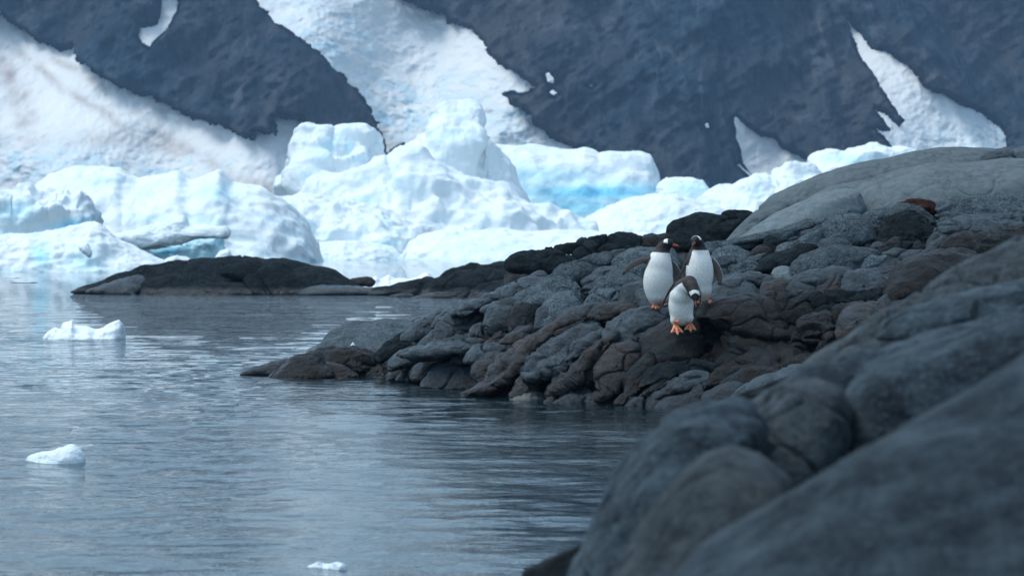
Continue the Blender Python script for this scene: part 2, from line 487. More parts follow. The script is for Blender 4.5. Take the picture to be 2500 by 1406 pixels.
pxs = np.arange(-700, 3300, 5.0)
pys = np.concatenate([np.arange(690, -60, -4.5), np.arange(-60, -700, -16), np.arange(-700, -1900, -60)])
GX, GY = np.meshgrid(pxs, pys, indexing='ij')
gx, gy = GX.ravel(), GY.ravel()
top = -250 - 330 * smooth(1000, 1500, gx) + 25 * np.sin(gx * 0.0021 + 0.5) + 20 * np.sin(gx * 0.007)  # unseen crest above the frame, height shaped for what the water reflects
gyt = np.where(gy < -100, -100 + (gy + 100) * (top + 100) / (-1800), gy)
D = mdepth(gx, gyt)
base = np.stack([(gx - 1250) / F * D, D, H - (gyt - HZ) / F * D], -1)
rel = mountain_relief(base)
MOUNT = (base, rel, gx, gyt)
def finish_mountain():
  base[:, 1] += rel
  mo = link_mesh("mountain", base, grid_faces(len(pxs), len(pys)), M['mount'], origin=(0, 900, 0))
  tag(mo, "dark blue-grey rock mountainside rising out of the frame behind the ice", kind="structure")

def pip(x, y, poly):
    poly = np.asarray(poly, float); inside = np.zeros(len(x), bool)
    j = len(poly) - 1
    for i in range(len(poly)):
        xi, yi = poly[i]; xj, yj = poly[j]
        c = ((yi > y) != (yj > y)) & (x < (xj - xi) * (y - yi) / (yj - yi + 1e-12) + xi)
        inside ^= c; j = i
    return inside

def seg_field(x, y, lines):
    """soft field along polylines: each (points, width, strength)"""
    out = np.zeros(len(x))
    for pts, w, s in lines:
        best = np.full(len(x), 1e9)
        for (x0, y0), (x1, y1) in zip(pts[:-1], pts[1:]):
            dx, dy = x1 - x0, y1 - y0
            tt = np.clip(((x - x0) * dx + (y - y0) * dy) / (dx * dx + dy * dy), 0, 1)
            best = np.minimum(best, np.hypot(x - x0 - tt * dx, y - y0 - tt * dy))
        out = np.maximum(out, s * np.exp(-(best / w) ** 2))
    return out

def snowfield(name, poly, label, step=2.8, jag=7.5, lift=2.6, amp=0.9, blue=None, dirt=None, terrace=0.0, kind="structure", cat=None):
    poly = np.asarray(poly, float)
    x0, y0 = poly.min(0) - 12; x1, y1 = poly.max(0) + 12
    xs = np.arange(x0, x1, step); ys = np.arange(y0, y1, step)
    X, Y_ = np.meshgrid(xs, ys, indexing='ij'); x, y = X.ravel(), Y_.ravel()
    q = np.stack([x * 0.035, y * 0.035, 0 * x + 3.3], -1)
    jx = fbm(q, 5, 0.68) * jag; jy = fbm(q + 50, 5, 0.68) * jag
    ins = pip(x + jx, y + jy, poly)
    mi = (gx > x0) & (gx < x1) & (gyt > y0) & (gyt < y1)
    ii = np.where(mi)[0]; ins_m = np.zeros(len(ii), bool)
    for ox, oy in ((0, 0), (7, 0), (-7, 0), (0, 7), (0, -7)): ins_m |= pip(gx[ii] + ox, gyt[ii] + oy, poly)
    rel[ii[ins_m]] = 0.6 + 0.25 * rel[ii[ins_m]]
    D = mdepth(x, y)
    p = np.stack([(x - 1250) / F * D, D, H - (y - HZ) / F * D], -1)
    rr = mountain_relief(p)
    sm = fbm(p / np.array([55.0, 90, 40]), 3) * 3.0
    cb = np.zeros(len(x))
    for (cx, cy, rx, ry, s) in (blue or ()): cb = np.maximum(cb, s * gauss(x, y, cx, cy, rx, ry))
    fine = fbm(p / np.array([7.0, 20, 5]), 4, 0.6) * 0.3 * amp + fbm(p / np.array([20.0, 40, 9]), 3) * 0.7 * amp
    fine = fine + cb * (ridged(p / np.array([7.0, 14, 5.0]), 3, 0.6) - 0.6) * 1.3
    if terrace:
        fine = fine - terrace * (ridged(p / np.array([14.0, 30, 7.5]), 4, 0.6)) 
    p[:, 1] = p[:, 1] + np.minimum(sm * 0.6, 1.5) + 0.25 * rr - lift + fine
    nx, ny = len(xs), len(ys)
    fcs = grid_faces(nx, ny)
    keep = ins[fcs].all(1)
    fcs = fcs[keep]
    used = np.unique(fcs); mp = -np.ones(nx * ny, int); mp[used] = np.arange(len(used))
    p = p[used]; fcs = mp[fcs]
    xx, yy = x[used], y[used]
    b = np.zeros(len(xx)); d = np.zeros(len(xx))
    if blue:
        for (cx, cy, rx, ry, s) in blue: b = np.maximum(b, s * gauss(xx, yy, cx, cy, rx, ry))
    if dirt: d = seg_field(xx, yy, dirt)
    # a skirt round the edge runs back into the rock
    e = np.concatenate([fcs[:, [k, (k + 1) % 4]] for k in range(4)])
    key = np.sort(e, 1); _, inv, cnt = np.unique(key[:, 0] * (len(p) + 1) + key[:, 1], return_inverse=True, return_counts=True)
    be = e[cnt[inv] == 1]
    bv_ = np.unique(be); m2 = -np.ones(len(p), int); m2[bv_] = len(p) + np.arange(len(bv_))
    bp = p[bv_].copy(); s_ = 1 + 9.0 / bp[:, 1]
    bp = bp * s_[:, None] - np.array([0, 0, H]) * (s_ - 1)[:, None]
    sk_ = np.stack([be[:, 1], be[:, 0], m2[be[:, 0]], m2[be[:, 1]]], 1)
    p = np.concatenate([p, bp]); fcs = np.concatenate([fcs, sk_])
    b = np.concatenate([b, b[bv_]]); d = np.concatenate([d, d[bv_]])
    o = link_mesh(name, p, fcs, M['snow'], origin=p.mean(0), attrs={"blue": b, "dirt": d})
    tag(o, label, cat, kind=kind)
    return o

snowfield("glacier_slope", [(-260, -160), (-60, -40), (0, 28), (40, 60), (90, 95), (150, 125), (190, 120), (195, 150), (230, 172), (280, 205), (340, 232),
    (385, 240), (430, 270), (480, 290), (530, 300), (570, 322), (600, 340), (635, 342), (628, 325), (680, 330), (672, 295), (710, 290), (745, 295),
    (760, 400), (740, 520), (-260, 520)],
    "dirty white snow slope at the left edge, falling to a grey ice cliff",
    blue=[(60, 400, 130, 50, 0.9), (250, 390, 160, 40, 0.8), (430, 420, 150, 40, 0.7)],
    dirt=[([(0, 130), (35, 190), (45, 260), (60, 300)], 20, 0.75), ([(50, 130), (110, 175), (160, 220), (250, 270), (330, 330), (450, 380)], 11, 0.81),
          ([(140, 150), (200, 175), (260, 220)], 10, 0.81), ([(70, 240), (85, 290), (65, 300)], 17, 0.90), ([(380, 330), (520, 400), (600, 450), (650, 470)], 17, 0.88),
          ([(0, 345), (150, 350), (330, 340), (500, 400)], 20, 0.41), ([(600, 440), (640, 455), (670, 475)], 17, 0.90), ([(30, 180), (60, 250), (60, 300)], 25, 0.47)])
snowfield("glacier", [(560, -240), (620, -20), (640, 25), (680, 60), (740, 100), (790, 140), (830, 180), (870, 220), (900, 260), (915, 290), (932, 330), (945, 372),
    (965, 370), (990, 352), (1010, 470), (1420, 470), (1395, 362), (1350, 340), (1300, 300), (1290, 280), (1245, 250), (1230, 232), (1290, 228), (1310, 215),
    (1250, 180), (1200, 140), (1180, 105), (1150, 75), (1095, 60), (1090, 38), (1040, 30), (960, -10), (900, -240)],
    "wide white glacier with blue crevasses flowing down between two dark rock faces",
    terrace=0.9, amp=1.3, blue=[(800, 120, 150, 90, 0.75), (980, 280, 120, 80, 1.0), (880, 220, 80, 90, 0.9), (1080, 230, 120, 60, 0.6), (1250, 300, 90, 60, 0.7), (760, 20, 110, 60, 0.45)],
    dirt=[([(930, 320), (960, 350), (990, 350)], 16, 0.6)])
snowfield("snow_patch", [(345, 95), (350, 75), (390, 65), (400, 40), (402, 10), (405, -20), (440, -20), (440, 35), (430, 50), (420, 75), (395, 95), (375, 122), (355, 110)],
    "hooked snow patch in the dark rock face at the top left", lift=6, jag=2.5, step=2.2)
snowfield("snow_patch", [(2054, 40), (2078, 75), (2100, 100), (2120, 125), (2150, 130), (2190, 155), (2200, 165), (2230, 190), (2240, 215), (2290, 235), (2340, 262), (2390, 280),
    (2430, 310), (2447, 340), (2449, 372), (2449, 420), (2200, 420), (2180, 372), (2150, 340), (2122, 315), (2165, 325), (2140, 290), (2122, 268), (2150, 280), (2185, 310), (2195, 300),
    (2160, 250), (2130, 200), (2090, 140), (2075, 100)],
    "long white hanging snowfield running down the mountain at the right", lift=5, jag=3.5, step=2.6, terrace=0.4, blue=[(2420, 330, 60, 60, 1.0), (2300, 360, 120, 40, 0.7)])
snowfield("snow_patch", [(1785, 287), (1800, 292), (1812, 306), (1850, 335), (1885, 340), (1905, 365), (1950, 385), (1978, 405), (1975, 470), (1850, 470), (1830, 435), (1808, 400), (1795, 350)],
    "beige wedge of old snow at the foot of the mountain, right of centre", lift=6, jag=2.5, step=2.4, dirt=[([(1800, 300), (1850, 400), (1950, 430)], 90, 0.32)])
snowfield("snow_patch", [(1792, 404), (1800, 402), (1830, 430), (1824, 436)], "thin snow streak beside the beige snow wedge", lift=7, jag=0.6, step=1.8)
snowfield("snow_patch", [(1330, 188), (1338, 182), (1352, 198), (1352, 212), (1335, 208)], "small snow patch, the upper one beside the glacier tongue", lift=13, jag=1, step=1.8)
snowfield("snow_patch", [(1338, 232), (1348, 225), (1360, 234), (1350, 242)], "small snow patch, the lower one beside the glacier tongue", lift=13, jag=1, step=1.8)
snowfield("snow_patch", [(1712, 307), (1722, 305), (1725, 317), (1716, 319)], "tiny snow spot alone on the dark mountain face", lift=13, jag=.6, step=1.6)
snowfield("snow_patch", [(1434, 214), (1443, 213), (1444, 221), (1436, 222)], "tiny snow spot high on the dark face right of the glacier", lift=13, jag=.6, step=1.6)

finish_mountain()

# ================================================================== ICEBERGS
def ridge(name, top, Y, depth, label, cat="iceberg", blue=(), group=None, amp=1.0, steep=2.0, nu=190, nv=70, seed=0, ends=(1, 1), jag=1.0, back=26, mat='ice', zb=-1.2, flat=0.0):
    top = np.asarray(top, float)
    o = np.argsort(top[:, 0], kind='stable'); top = top[o]
    # smooth the outline a little but keep corners
    xs = np.linspace(top[0, 0], top[-1, 0], nu)
    ty = np.interp(xs, top[:, 0], top[:, 1])
    k = np.array([1, 2, 3, 2, 1.]); k /= k.sum()
    ty = np.convolve(np.pad(ty, 2, mode='edge'), k, 'valid')
    q = np.stack([xs * 0.05, 0 * xs + seed * 3.1, 0 * xs], -1)
    jg = fbm(q, 5, 0.7) * 3.2 * jag
    by = HZ + H * F / Y
    s = np.linspace(-1, 1, nu)
    edge = np.ones(nu)
    w = 0.045
    u01 = (s + 1) / 2
    if ends[0]: edge *= np.sqrt(np.clip(1 - (1 - np.clip(u01 / w, 0, 1)) ** 2, 0, 1))
    if ends[1]: edge *= np.sqrt(np.clip(1 - (1 - np.clip((1 - u01) / w, 0, 1)) ** 2, 0, 1))
    ty = by + (ty - by) * edge; jg = jg * edge
    Yf = Y + depth * 0.85 * (1 - np.sqrt(np.clip(1 - np.abs(s) ** 3 * 0.98, 0, 1)))
    Yr = Y + depth
    v = np.linspace(0, 1, nv)
    vb = np.linspace(1, 2, back)[1:]
    va = np.concatenate([v, vb])
    rows = []
    for vv in va:
        if vv <= 1:
            g = 1 - (1 - vv) ** steep
            yy = Yf + (Yr - Yf) * vv
            zt = H - (ty + jg * vv ** 9 - HZ) / F * Yr
            z = zb + (zt - zb) * g
            x = (xs - 1250) / F * (Yr * g + Yf * (1 - g))
        else:
            w2 = vv - 1
            g = 1 - w2 ** 1.6
            yy = Yr + depth * 0.9 * w2
            zt = H - (ty + jg * (2 - vv) ** 4 - HZ) / F * Yr
            z = zb + (zt - zb) * g
            x = (xs - 1250) / F * (Yr + 0 * yy)
        rows.append(np.stack([x, yy + 0 * x, z], -1))
    V = np.stack(rows, 1)                      # nu, nv, 3
    nvt = len(va)
    Vf = V.reshape(-1, 3).copy()
    n = grid_normals(Vf, nu, nvt)
    if n[:, 1].mean() > 0 and n[(nu // 2) * nvt + 5, 1] > 0: n = -n
    hh = max(1.0, (Vf[:, 2].max()))
    off = np.array([seed * 7.7, 0, seed * 2.2])
    q = Vf + off
    sc = hh
    qq = q * np.array([1, 1, 1.25])
    d = fbm(qq / (0.60 * sc), 3, 0.45) * 0.10 * sc
    d += ridged(qq / (0.45 * sc), 3, 0.42) * 0.016 * sc
    F1, F2 = worley(qq * np.array([1, 1, 1.6]) / (0.50 * sc) + 0.35 * fbm(qq / (0.3 * sc), 2)[:, None])
    d += (F1 - 0.5) * 0.13 * sc
    G1, G2 = worley(qq * np.array([1, 1, 1.3]) / (0.19 * sc) + 9)
    d += (G1 - 0.5) * 0.042 * sc
    d += fbm(qq / (0.12 * sc), 5, 0.6) * 0.014 * sc
    if flat: d *= (1 - flat)
    d *= amp
    vv = np.tile(va, nu)
    dirn = n.copy()
    k = 1 - 0.85 * np.exp(-((vv - 1) / 0.13) ** 2)
    dirn *= k[:, None]
    dirn += (1 - k)[:, None] * np.array([0, -1, 0.10])
    Vd = Vf + dirn * d[:, None]
    px, py = topx(Vd)
    b = np.zeros(len(px))
    for (cx, cy, rx, ry, st, *rot) in blue:
        b = np.maximum(b, st * gauss(px, py, cx, cy, rx, ry, rot[0] if rot else 0))
    # waterline: melt notch shows bluer, clear ice
    b = np.maximum(b, 0.42 * np.exp(-np.clip(Vd[:, 2], 0, 9) / (0.05 * sc + 0.1)))
    faces = grid_faces(nu, nvt)
    o = link_mesh(name, Vd, faces, M[mat], origin=(Vd[:, 0].mean(), Y + depth, 0), attrs={"blue": b})
    return tag(o, label, cat, group)

def pillow(name, outline, Y, T, mat, parent=None, lean=0.0, e=0.85, e2=0.9, e3=None, grow=1.0, ang=None, disp=None, nth=None, nph=None, attrs_fn=None, origin=None):
    pts = np.asarray(outline, float)
    c = pts.mean(0)
    # area centroid
    x, y = pts[:, 0], pts[:, 1]; x2, y2 = np.roll(x, -1), np.roll(y, -1)
    cr = x * y2 - x2 * y; A = cr.sum() / 2
    if abs(A) > 1e-6:
        c = np.array([((x + x2) * cr).sum() / (6 * A), ((y + y2) * cr).sum() / (6 * A)])
    sp = catmull(pts, 240)
    th = np.arctan2(sp[:, 1] - c[1], sp[:, 0] - c[0]); r = np.hypot(*(sp - c).T)
    o = np.argsort(th); th, r = th[o], r[o]
    size = np.ptp(pts, axis=0)
    per = 2 * (size[0] + size[1])
    if nth is None: nth = int(np.clip(per / 3.2, 40, 190))
    if nph is None: nph = int(np.clip(min(size) / 2.2, 16, 60))
    ths = np.linspace(-math.pi, math.pi, nth, endpoint=False)
    rr = np.interp(ths, np.concatenate([th - 2 * math.pi, th, th + 2 * math.pi]), np.concatenate([r, r, r]))
    nb = max(6, nph // 4)
    ph = np.concatenate([np.linspace(0.0, 0.5, nph), np.linspace(0.5, 1.0, nb)[1:]]) * math.pi
    sn = np.sin(ph) ** e; cs = np.sign(np.cos(ph)) * np.abs(np.cos(ph)) ** e2
    TH, S_ = np.meshgrid(ths, sn, indexing='ij'); R_, CS = np.meshgrid(rr, cs, indexing='ij')
    if e3 is not None:
        low_ = smooth(-0.1, 0.8, np.sin(TH)); ee = e2 * (1 - low_) + e3 * low_
        c0 = np.cos(np.meshgrid(ths, ph, indexing='ij')[1]); CS = np.where(c0 > 0, np.abs(c0) ** ee, CS)
    R_ = R_ * grow
    px = (c[0] + np.cos(TH) * R_ * S_).ravel(); py = (c[1] + np.sin(TH) * R_ * S_).ravel()
    zc = H - (c[1] - HZ) / F * Y
    z0 = H - (py - HZ) / F * Y
    yy = Y - T * CS.ravel() + lean * (z0 - zc)
    V = np.stack([(px - 1250) / F * yy, yy, H - (py - HZ) / F * yy], -1)
    nv = len(ph)
    n = grid_normals(V, nth, nv, wrap_u=True)
    ctr = V.mean(0)
    if ((V - ctr) * n).sum(1).mean() < 0: n = -n
    if disp is not None:
        V = V + n * disp(V, n)[:, None]
    f = grid_faces(nth, nv, wrap_u=True)
    # collapse the poles so that they stay closed
    V = V.reshape(nth, nv, 3); V[:, 0] = V[:, 0].mean(0); V[:, -1] = V[:, -1].mean(0)
    V = V.reshape(-1, 3)
    at = attrs_fn(V) if attrs_fn else None
    return link_mesh(name, V, f, mat, parent=parent, origin=origin if origin is not None else V.mean(0), attrs=at)

def ice_disp(scale):
    def f(V, n):
        q = V / scale
        F1, F2 = worley(q * 3.0 + 0.3 * fbm(q * 3, 2)[:, None])
        return scale * (fbm(q * 1.6, 4, 0.55) * 0.10 + (F2 - F1) * 0.05)
    return f
def ice_pillow(name, outline, Y, T, label, cat="ice floe", blue=0.0, scale=1.0, mat='ice', lean=0.3, group=None, bl=None, e=0.8):
    def at(V):
        b = np.full(len(V), float(blue))
        if bl:
            px, py = topx(V)
            for (cx, cy, rx, ry, st) in bl: b = np.maximum(b, st * gauss(px, py, cx, cy, rx, ry))
        return {"blue": b}
    o = pillow(name, outline, Y, T, M[mat], lean=lean, disp=ice_disp(scale), attrs_fn=at, e=e)
    return tag(o, label, cat, group)

ridge("iceberg", [(-160, 575), (0, 574), (60, 571), (130, 563), (190, 552), (225, 540), (252, 546), (262, 562), (300, 588), (350, 612), (400, 636), (436, 650), (446, 662)], 154, 5,
    "low white berg at the left edge sloping down to the dark islet", blue=[(100, 625, 30, 34, 0.75, -30), (200, 640, 70, 26, 0.5)], seed=1, amp=0.75)
ice_pillow("ice_boulder", [(196, 600), (205, 592), (218, 598), (224, 618), (218, 628), (204, 620), (196, 610)], 154.3, 0.35, "small round ice knob stuck on the low left berg", "ice chunk", blue=0.08, scale=0.5)
ridge("iceberg", [(-160, 440), (0, 462), (46, 466), (50, 451), (80, 449), (92, 462), (128, 470), (134, 461), (150, 457), (168, 462), (176, 476), (196, 463), (208, 470), (222, 485), (226, 498), (236, 520), (240, 540), (243, 580)], 172, 6,
    "lumpy left berg with knobs along its top, behind the low one", blue=[(40, 515, 60, 30, 0.55), (170, 550, 70, 18, 0.8, -15), (5, 580, 20, 12, 0.9)], seed=2, amp=1.15, ends=(1, 1))
ridge("iceberg", [(70, 470), (110, 441), (150, 418), (195, 405), (245, 408), (300, 413), (308, 430), (345, 435), (385, 428), (420, 420), (445, 414), (465, 436), (480, 436), (505, 424), (540, 412), (556, 424), (570, 446), (600, 455), (640, 462), (690, 490), (730, 520), (770, 560)], 238, 16,
    "long smooth white berg with three humps behind the lumpy left berg", blue=[(530, 470, 60, 30, 0.45), (240, 440, 70, 18, 0.35), (400, 535, 220, 10, 0.35), (480, 540, 90, 30, 0.35)], seed=3, amp=0.6)
ice_pillow("blue_ice_block", [(318, 612), (345, 598), (420, 590), (500, 580), (546, 572), (548, 600), (544, 655), (460, 660), (400, 660), (345, 632)], 221.5, 1.2, "bright blue ice block under the white slab", "iceberg", blue=0.62, scale=2.2, bl=[(410, 615, 60, 18, 1.0)])
ice_pillow("ice_slab", [(262, 580), (330, 562), (390, 545), (448, 530), (462, 548), (500, 552), (545, 554), (562, 566), (552, 580), (520, 582), (470, 588), (400, 602), (335, 612), (300, 602), (270, 592)], 219, 1.3, "white tilted ice slab roofing the bright blue block", "iceberg", scale=2.0, lean=0.5)
ice_pillow("ice_chunk", [(392, 642), (408, 630), (440, 625), (466, 632), (470, 642), (440, 648), (405, 650)], 215, 0.6, "low white ice chunk in front of the blue ice block", "ice chunk", scale=1)
ice_pillow("ice_chunk", [(524, 632), (532, 618), (548, 610), (560, 612), (566, 628), (556, 640), (535, 640)], 205, 0.5, "small upright ice chunk right of the blue ice block", "ice chunk", scale=0.8)
ridge("iceberg", [(540, 606), (556, 582), (600, 571), (640, 572), (668, 584), (700, 590), (780, 592), (850, 588), (900, 592), (950, 600), (972, 612), (982, 628)], 285, 9,
    "flat low white floe in front of the ice jam, left of centre", seed=4, amp=0.8, steep=2.4)
ridge("iceberg", [(972, 624), (1000, 592), (1030, 573), (1080, 560), (1150, 563), (1230, 558), (1300, 566), (1400, 560), (1500, 568), (1600, 570), (1680, 585), (1750, 600)], 278, 14,
    "broad low pale berg in the middle, at the water's edge", blue=[(1200, 605, 180, 26, 0.28), (980, 590, 20, 14, 0.6)], seed=5, amp=0.7)
ridge("iceberg", [(566, 520), (575, 513), (600, 504), (625, 515), (640, 500), (700, 482), (760, 470), (820, 482), (900, 500), (960, 520), (1000, 545), (1060, 565), (1100, 600)], 300, 15,
    "jumbled white ice rising behind the flat floe, left of centre", blue=[(590, 570, 26, 8, 1.0), (700, 560, 70, 20, 0.5), (930, 597, 60, 10, 0.6), (700, 578, 50, 8, 0.6)], seed=6, amp=1.1)
ice_pillow("ice_block", [(576, 512), (600, 504), (640, 520), (660, 538), (700, 534), (745, 536), (770, 552), (752, 575), (715, 588), (660, 586), (612, 565), (586, 538)], 296, 3.0, "grey-blue ice block under the jumbled ice, above the flat floe", "iceberg", blue=0.10, scale=3, bl=[(735, 550, 36, 22, 0.6), (650, 575, 50, 10, .4)], e=0.75)
ridge("iceberg", [(686, 480), (700, 432), (716, 392), (728, 352), (738, 318), (745, 306), (770, 301), (800, 304), (818, 318), (826, 312), (850, 312), (880, 315), (912, 322), (930, 348), (936, 372), (960, 395), (980, 440), (990, 500)], 335, 14,
    "tall white ice tower left of the central notch", blue=[(800, 360, 60, 26, 0.42, -40), (850, 360, 14, 20, 0.55), (760, 430, 40, 20, 0.3), (880, 390, 50, 12, 0.3)], seed=7, amp=1.15, steep=2.6)
ridge("iceberg", [(690, 500), (760, 462), (800, 440), (830, 422), (900, 414), (960, 402), (1000, 372), (1060, 385), (1120, 420), (1180, 440), (1230, 455), (1255, 478), (1280, 490), (1330, 508), (1400, 535), (1470, 570)], 312, 22,
    "wide heaped white berg at the centre of the ice jam", blue=[(870, 520, 80, 9, 1.0, 8), (840, 497, 30, 10, 0.6), (900, 490, 60, 20, 0.35), (1000, 440, 80, 20, 0.25), (1060, 540, 100, 20, .2)], seed=8, amp=1.15)
ridge("iceberg", [(930, 392), (950, 370), (985, 350), (1018, 325), (1034, 320), (1045, 290), (1072, 268), (1110, 254), (1150, 250), (1172, 262), (1178, 300), (1184, 322), (1180, 355), (1220, 362), (1260, 400)], 352, 16,
    "pointed white ice peak standing in front of the glacier", blue=[(1100, 330, 90, 24, 0.30), (1130, 300, 20, 24, 0.3)], seed=9, amp=0.9, steep=2.3)
ridge("iceberg", [(1040, 378), (1060, 370), (1120, 364), (1150, 358), (1170, 366), (1240, 362), (1300, 359), (1340, 366), (1400, 370), (1425, 364), (1442, 375), (1458, 388), (1500, 379), (1540, 375), (1585, 381), (1600, 408), (1615, 440), (1622, 462), (1630, 500)], 372, 16,
    "long flat-topped berg with a bright blue lower band", blue=[(1450, 470, 250, 26, 1.0), (1400, 505, 160, 40, 0.85), (1300, 430, 200, 30, 0.55), (1120, 425, 60, 6, 0.9), (1560, 462, 80, 16, 0.8)], seed=10, amp=0.55, steep=3.2, flat=0.15)
ridge("iceberg", [(1360, 585), (1400, 550), (1440, 528), (1480, 505), (1540, 482), (1590, 473), (1650, 474), (1700, 490), (1760, 512), (1800, 530), (1850, 560)], 325, 16,
    "smooth white mound right of the blue-banded berg", blue=[(1700, 540, 60, 10, 0.3), (1440, 556, 30, 8, 0.45)], seed=11, amp=0.6)
ridge("iceberg", [(1598, 470), (1606, 445), (1630, 434), (1680, 436), (1715, 441), (1742, 468), (1746, 500), (1760, 530)], 352, 8,
    "small pale blue block between the mound and the dark mountain", blue=[(1690, 460, 60, 26, 0.45), (1730, 475, 14, 30, 0.7)], seed=12, amp=0.6, steep=2.8)
ridge("iceberg", [(1690, 515), (1720, 478), (1745, 464), (1790, 456), (1808, 438), (1840, 425), (1870, 423), (1890, 434), (1905, 410), (1940, 401), (1982, 408), (2000, 440), (2060, 470)], 342, 14,
    "jagged white berg left of the far right ice crest", blue=[(1850, 470, 60, 16, 0.28)], seed=13, amp=1.0)
ridge("iceberg", [(1972, 440), (1985, 400), (1995, 380), (2020, 367), (2060, 370), (2080, 362), (2110, 362), (2122, 358), (2160, 370), (2190, 374), (2240, 385), (2330, 410)], 360, 14,
    "pale blue ice crest rising behind the smooth grey rock domes", blue=[(2080, 390, 80, 16, 0.5)], seed=14, amp=1.0)

# growlers and brash in the near water
def growler(top, Y, depth, label, **k):
    return ridge("growler", top, Y, depth, label, cat="floating ice", mat='ice_small', nu=120, nv=36, back=16, zb=-0.12, **k)
growler([(100, 829), (112, 812), (124, 803), (135, 796), (146, 803), (152, 788), (172, 783), (180, 778), (182, 792), (192, 795), (215, 796), (232, 803), (248, 800), (262, 793), (285, 782), (293, 779), (299, 792), (300, 812), (299, 829)],
    waterY(829), 0.5, "white growler with a pointed fin at each end, floating at the left", seed=21, amp=0.6, jag=0.35, blue=())
growler([(74, 1130), (82, 1119), (110, 1112), (140, 1110), (160, 1102), (176, 1092), (188, 1098), (196, 1112), (201, 1130)],
    waterY(1130), 0.16, "small wedge of white ice floating at the lower left", seed=22, amp=0.5, jag=0.45)
growler([(745, 1392), (752, 1380), (775, 1372), (800, 1376), (820, 1371), (840, 1380), (848, 1393)],
    waterY(1392), 0.10, "low cluster of brash ice at the bottom edge of the water", seed=23, amp=1.0, jag=0.8)
growler([(812, 700), (818, 686), (832, 678), (846, 680), (856, 688), (872, 694), (874, 703)], 92, 1.1, "rounded ice lump stranded behind the low shore rocks", seed=24, amp=0.9, jag=0.6)
growler([(872, 700), (884, 693), (905, 690), (910, 680), (920, 677), (926, 686), (935, 680), (950, 670), (962, 682), (1000, 682), (1020, 676), (1045, 668), (1060, 680), (1066, 700)], 94, 1.6,
    "broken row of grounded ice beside the stranded lump", seed=25, amp=1.0, jag=1.0)
growler([(852, 849), (857, 843), (862, 836), (865, 840), (866, 849)], 34.3, 0.08, "tiny upright ice splinter on the wet rock at the shore", seed=26, amp=0.3, jag=0.2)
fl = [(60, 690, 70, 2.2), (30, 679, 40, 1.5), (230, 684, 30, 1.2), (300, 676, 36, 1.5), (130, 684, 24, 1.2), (930, 639, 22, 1.0), (1010, 648, 18, 1.0), (1030, 641, 12, 1), (880, 652, 16, 1), (1180, 646, 14, 1), (980, 663, 20, 1)]
fp = ["at the left edge of the calm water", "left of centre on the calm water"]
for i, (x, y, w, h) in enumerate(fl):
    Yq = waterY(y)
    a = Yq / F
    pts = [(x - w / 2, y - h * .3), (x - w * .3, y - h), (x + w * .1, y - h * 1.3), (x + w * .4, y - h * .8), (x + w / 2, y), (x + w * .3, y + h * .5), (x - w * .3, y + h * .5)]
    where = ["longest floe at the left edge", "second floe from the left edge, nearest the berg", "floe left of the dark islet", "floe beside the islet tip", "small floe between the two longest ones",
             "dark chip below the flat floe", "chip right of centre on calm water", "chip farthest out below the middle berg", "chip in front of the flat floe", "chip nearest the shore point", "chip closest to the stranded ice"][i]
    o = pillow("ice_floe", pts, Yq, w * a * 0.5, M['ice_small'], nth=40, nph=12, attrs_fn=lambda V: {"blue": np.full(len(V), 0.3)})
    tag(o, "thin flat piece of drift ice, " + where, "ice floe", "drift ice pieces on the calm water")

# ================================================================== ROCKS
def rock_disp(size, Y, knob=1.0, groove=0.0, low=1.0, seed=0.0, facet=1.0):
    """size = small dimension of the lump in metres; returns displacement along the normal"""
    rot = np.array([[0.83, 0, 0.56], [0, 1, 0], [-0.56, 0, 0.83]])
    def f(V, n):
        k = max(Y / 27.0, 0.62)
        q = V / k + seed
        d = fbm(V / (size * 0.9) + seed, 3, 0.5) * size * 0.075 * low
        f1, f2 = worley(V / (size * 0.85) * np.array([1.0, 0.8, 1.3]) + seed + 0.25 * fbm(V / size, 2)[:, None])
        d += facet * size * 0.16 * (f1 - 0.5)
        w = q + 0.10 * np.stack([fbm(q * 2.2, 2), fbm(q * 2.2 + 31, 2), fbm(q * 2.2 + 77, 2)], -1)
        F1, F2 = worley(w * np.array([2.3, 1.8, 3.6]))
        m = smooth(-0.25, 0.35, perlin(q * 1.1 + 5))
        e = F2 - F1
        d += k * knob * m * (0.034 * np.sqrt(np.clip(e, 0, 1)) - 0.020)
        crack = np.exp(-(e / 0.05) ** 2)
        d -= k * 0.040 * knob * m * crack
        d += k * knob * (0.014 * fbm(q * 5.0, 4, 0.6) + 0.006 * ridged(q * 11.0, 2))
        if groove:
            g = (q @ rot) * np.array([2.2, 2.0, 9.5])
            d -= k * groove * (0.022 * np.abs(fbm(g, 3, 0.55)) + 0.0)
            d += k * groove * 0.014 * ridged(g * 0.6 + 4, 2)
        return d
    return f

def parse(s):
    out = []
    for line in s.strip().splitlines():
        line = line.strip()
        if not line: continue
        head, pts = line.split('|')
        h = head.split()
        out.append((h, [tuple(float(a) for a in p.split(',')) for p in pts.split()]))
    return out

# the waterline row of the penguin outcrop along the picture
def wline(px): return np.interp(px, [560, 700, 900, 1050, 1250, 1500, 1700, 1900, 2600], [908, 918, 914, 940, 972, 988, 996, 1010, 1020])
def Ymain(px, py):
    w = wline(px)
    return waterY(w) + 0.72 * (np.clip(w - py, 0, 2000) / 100.0) ** 1.3

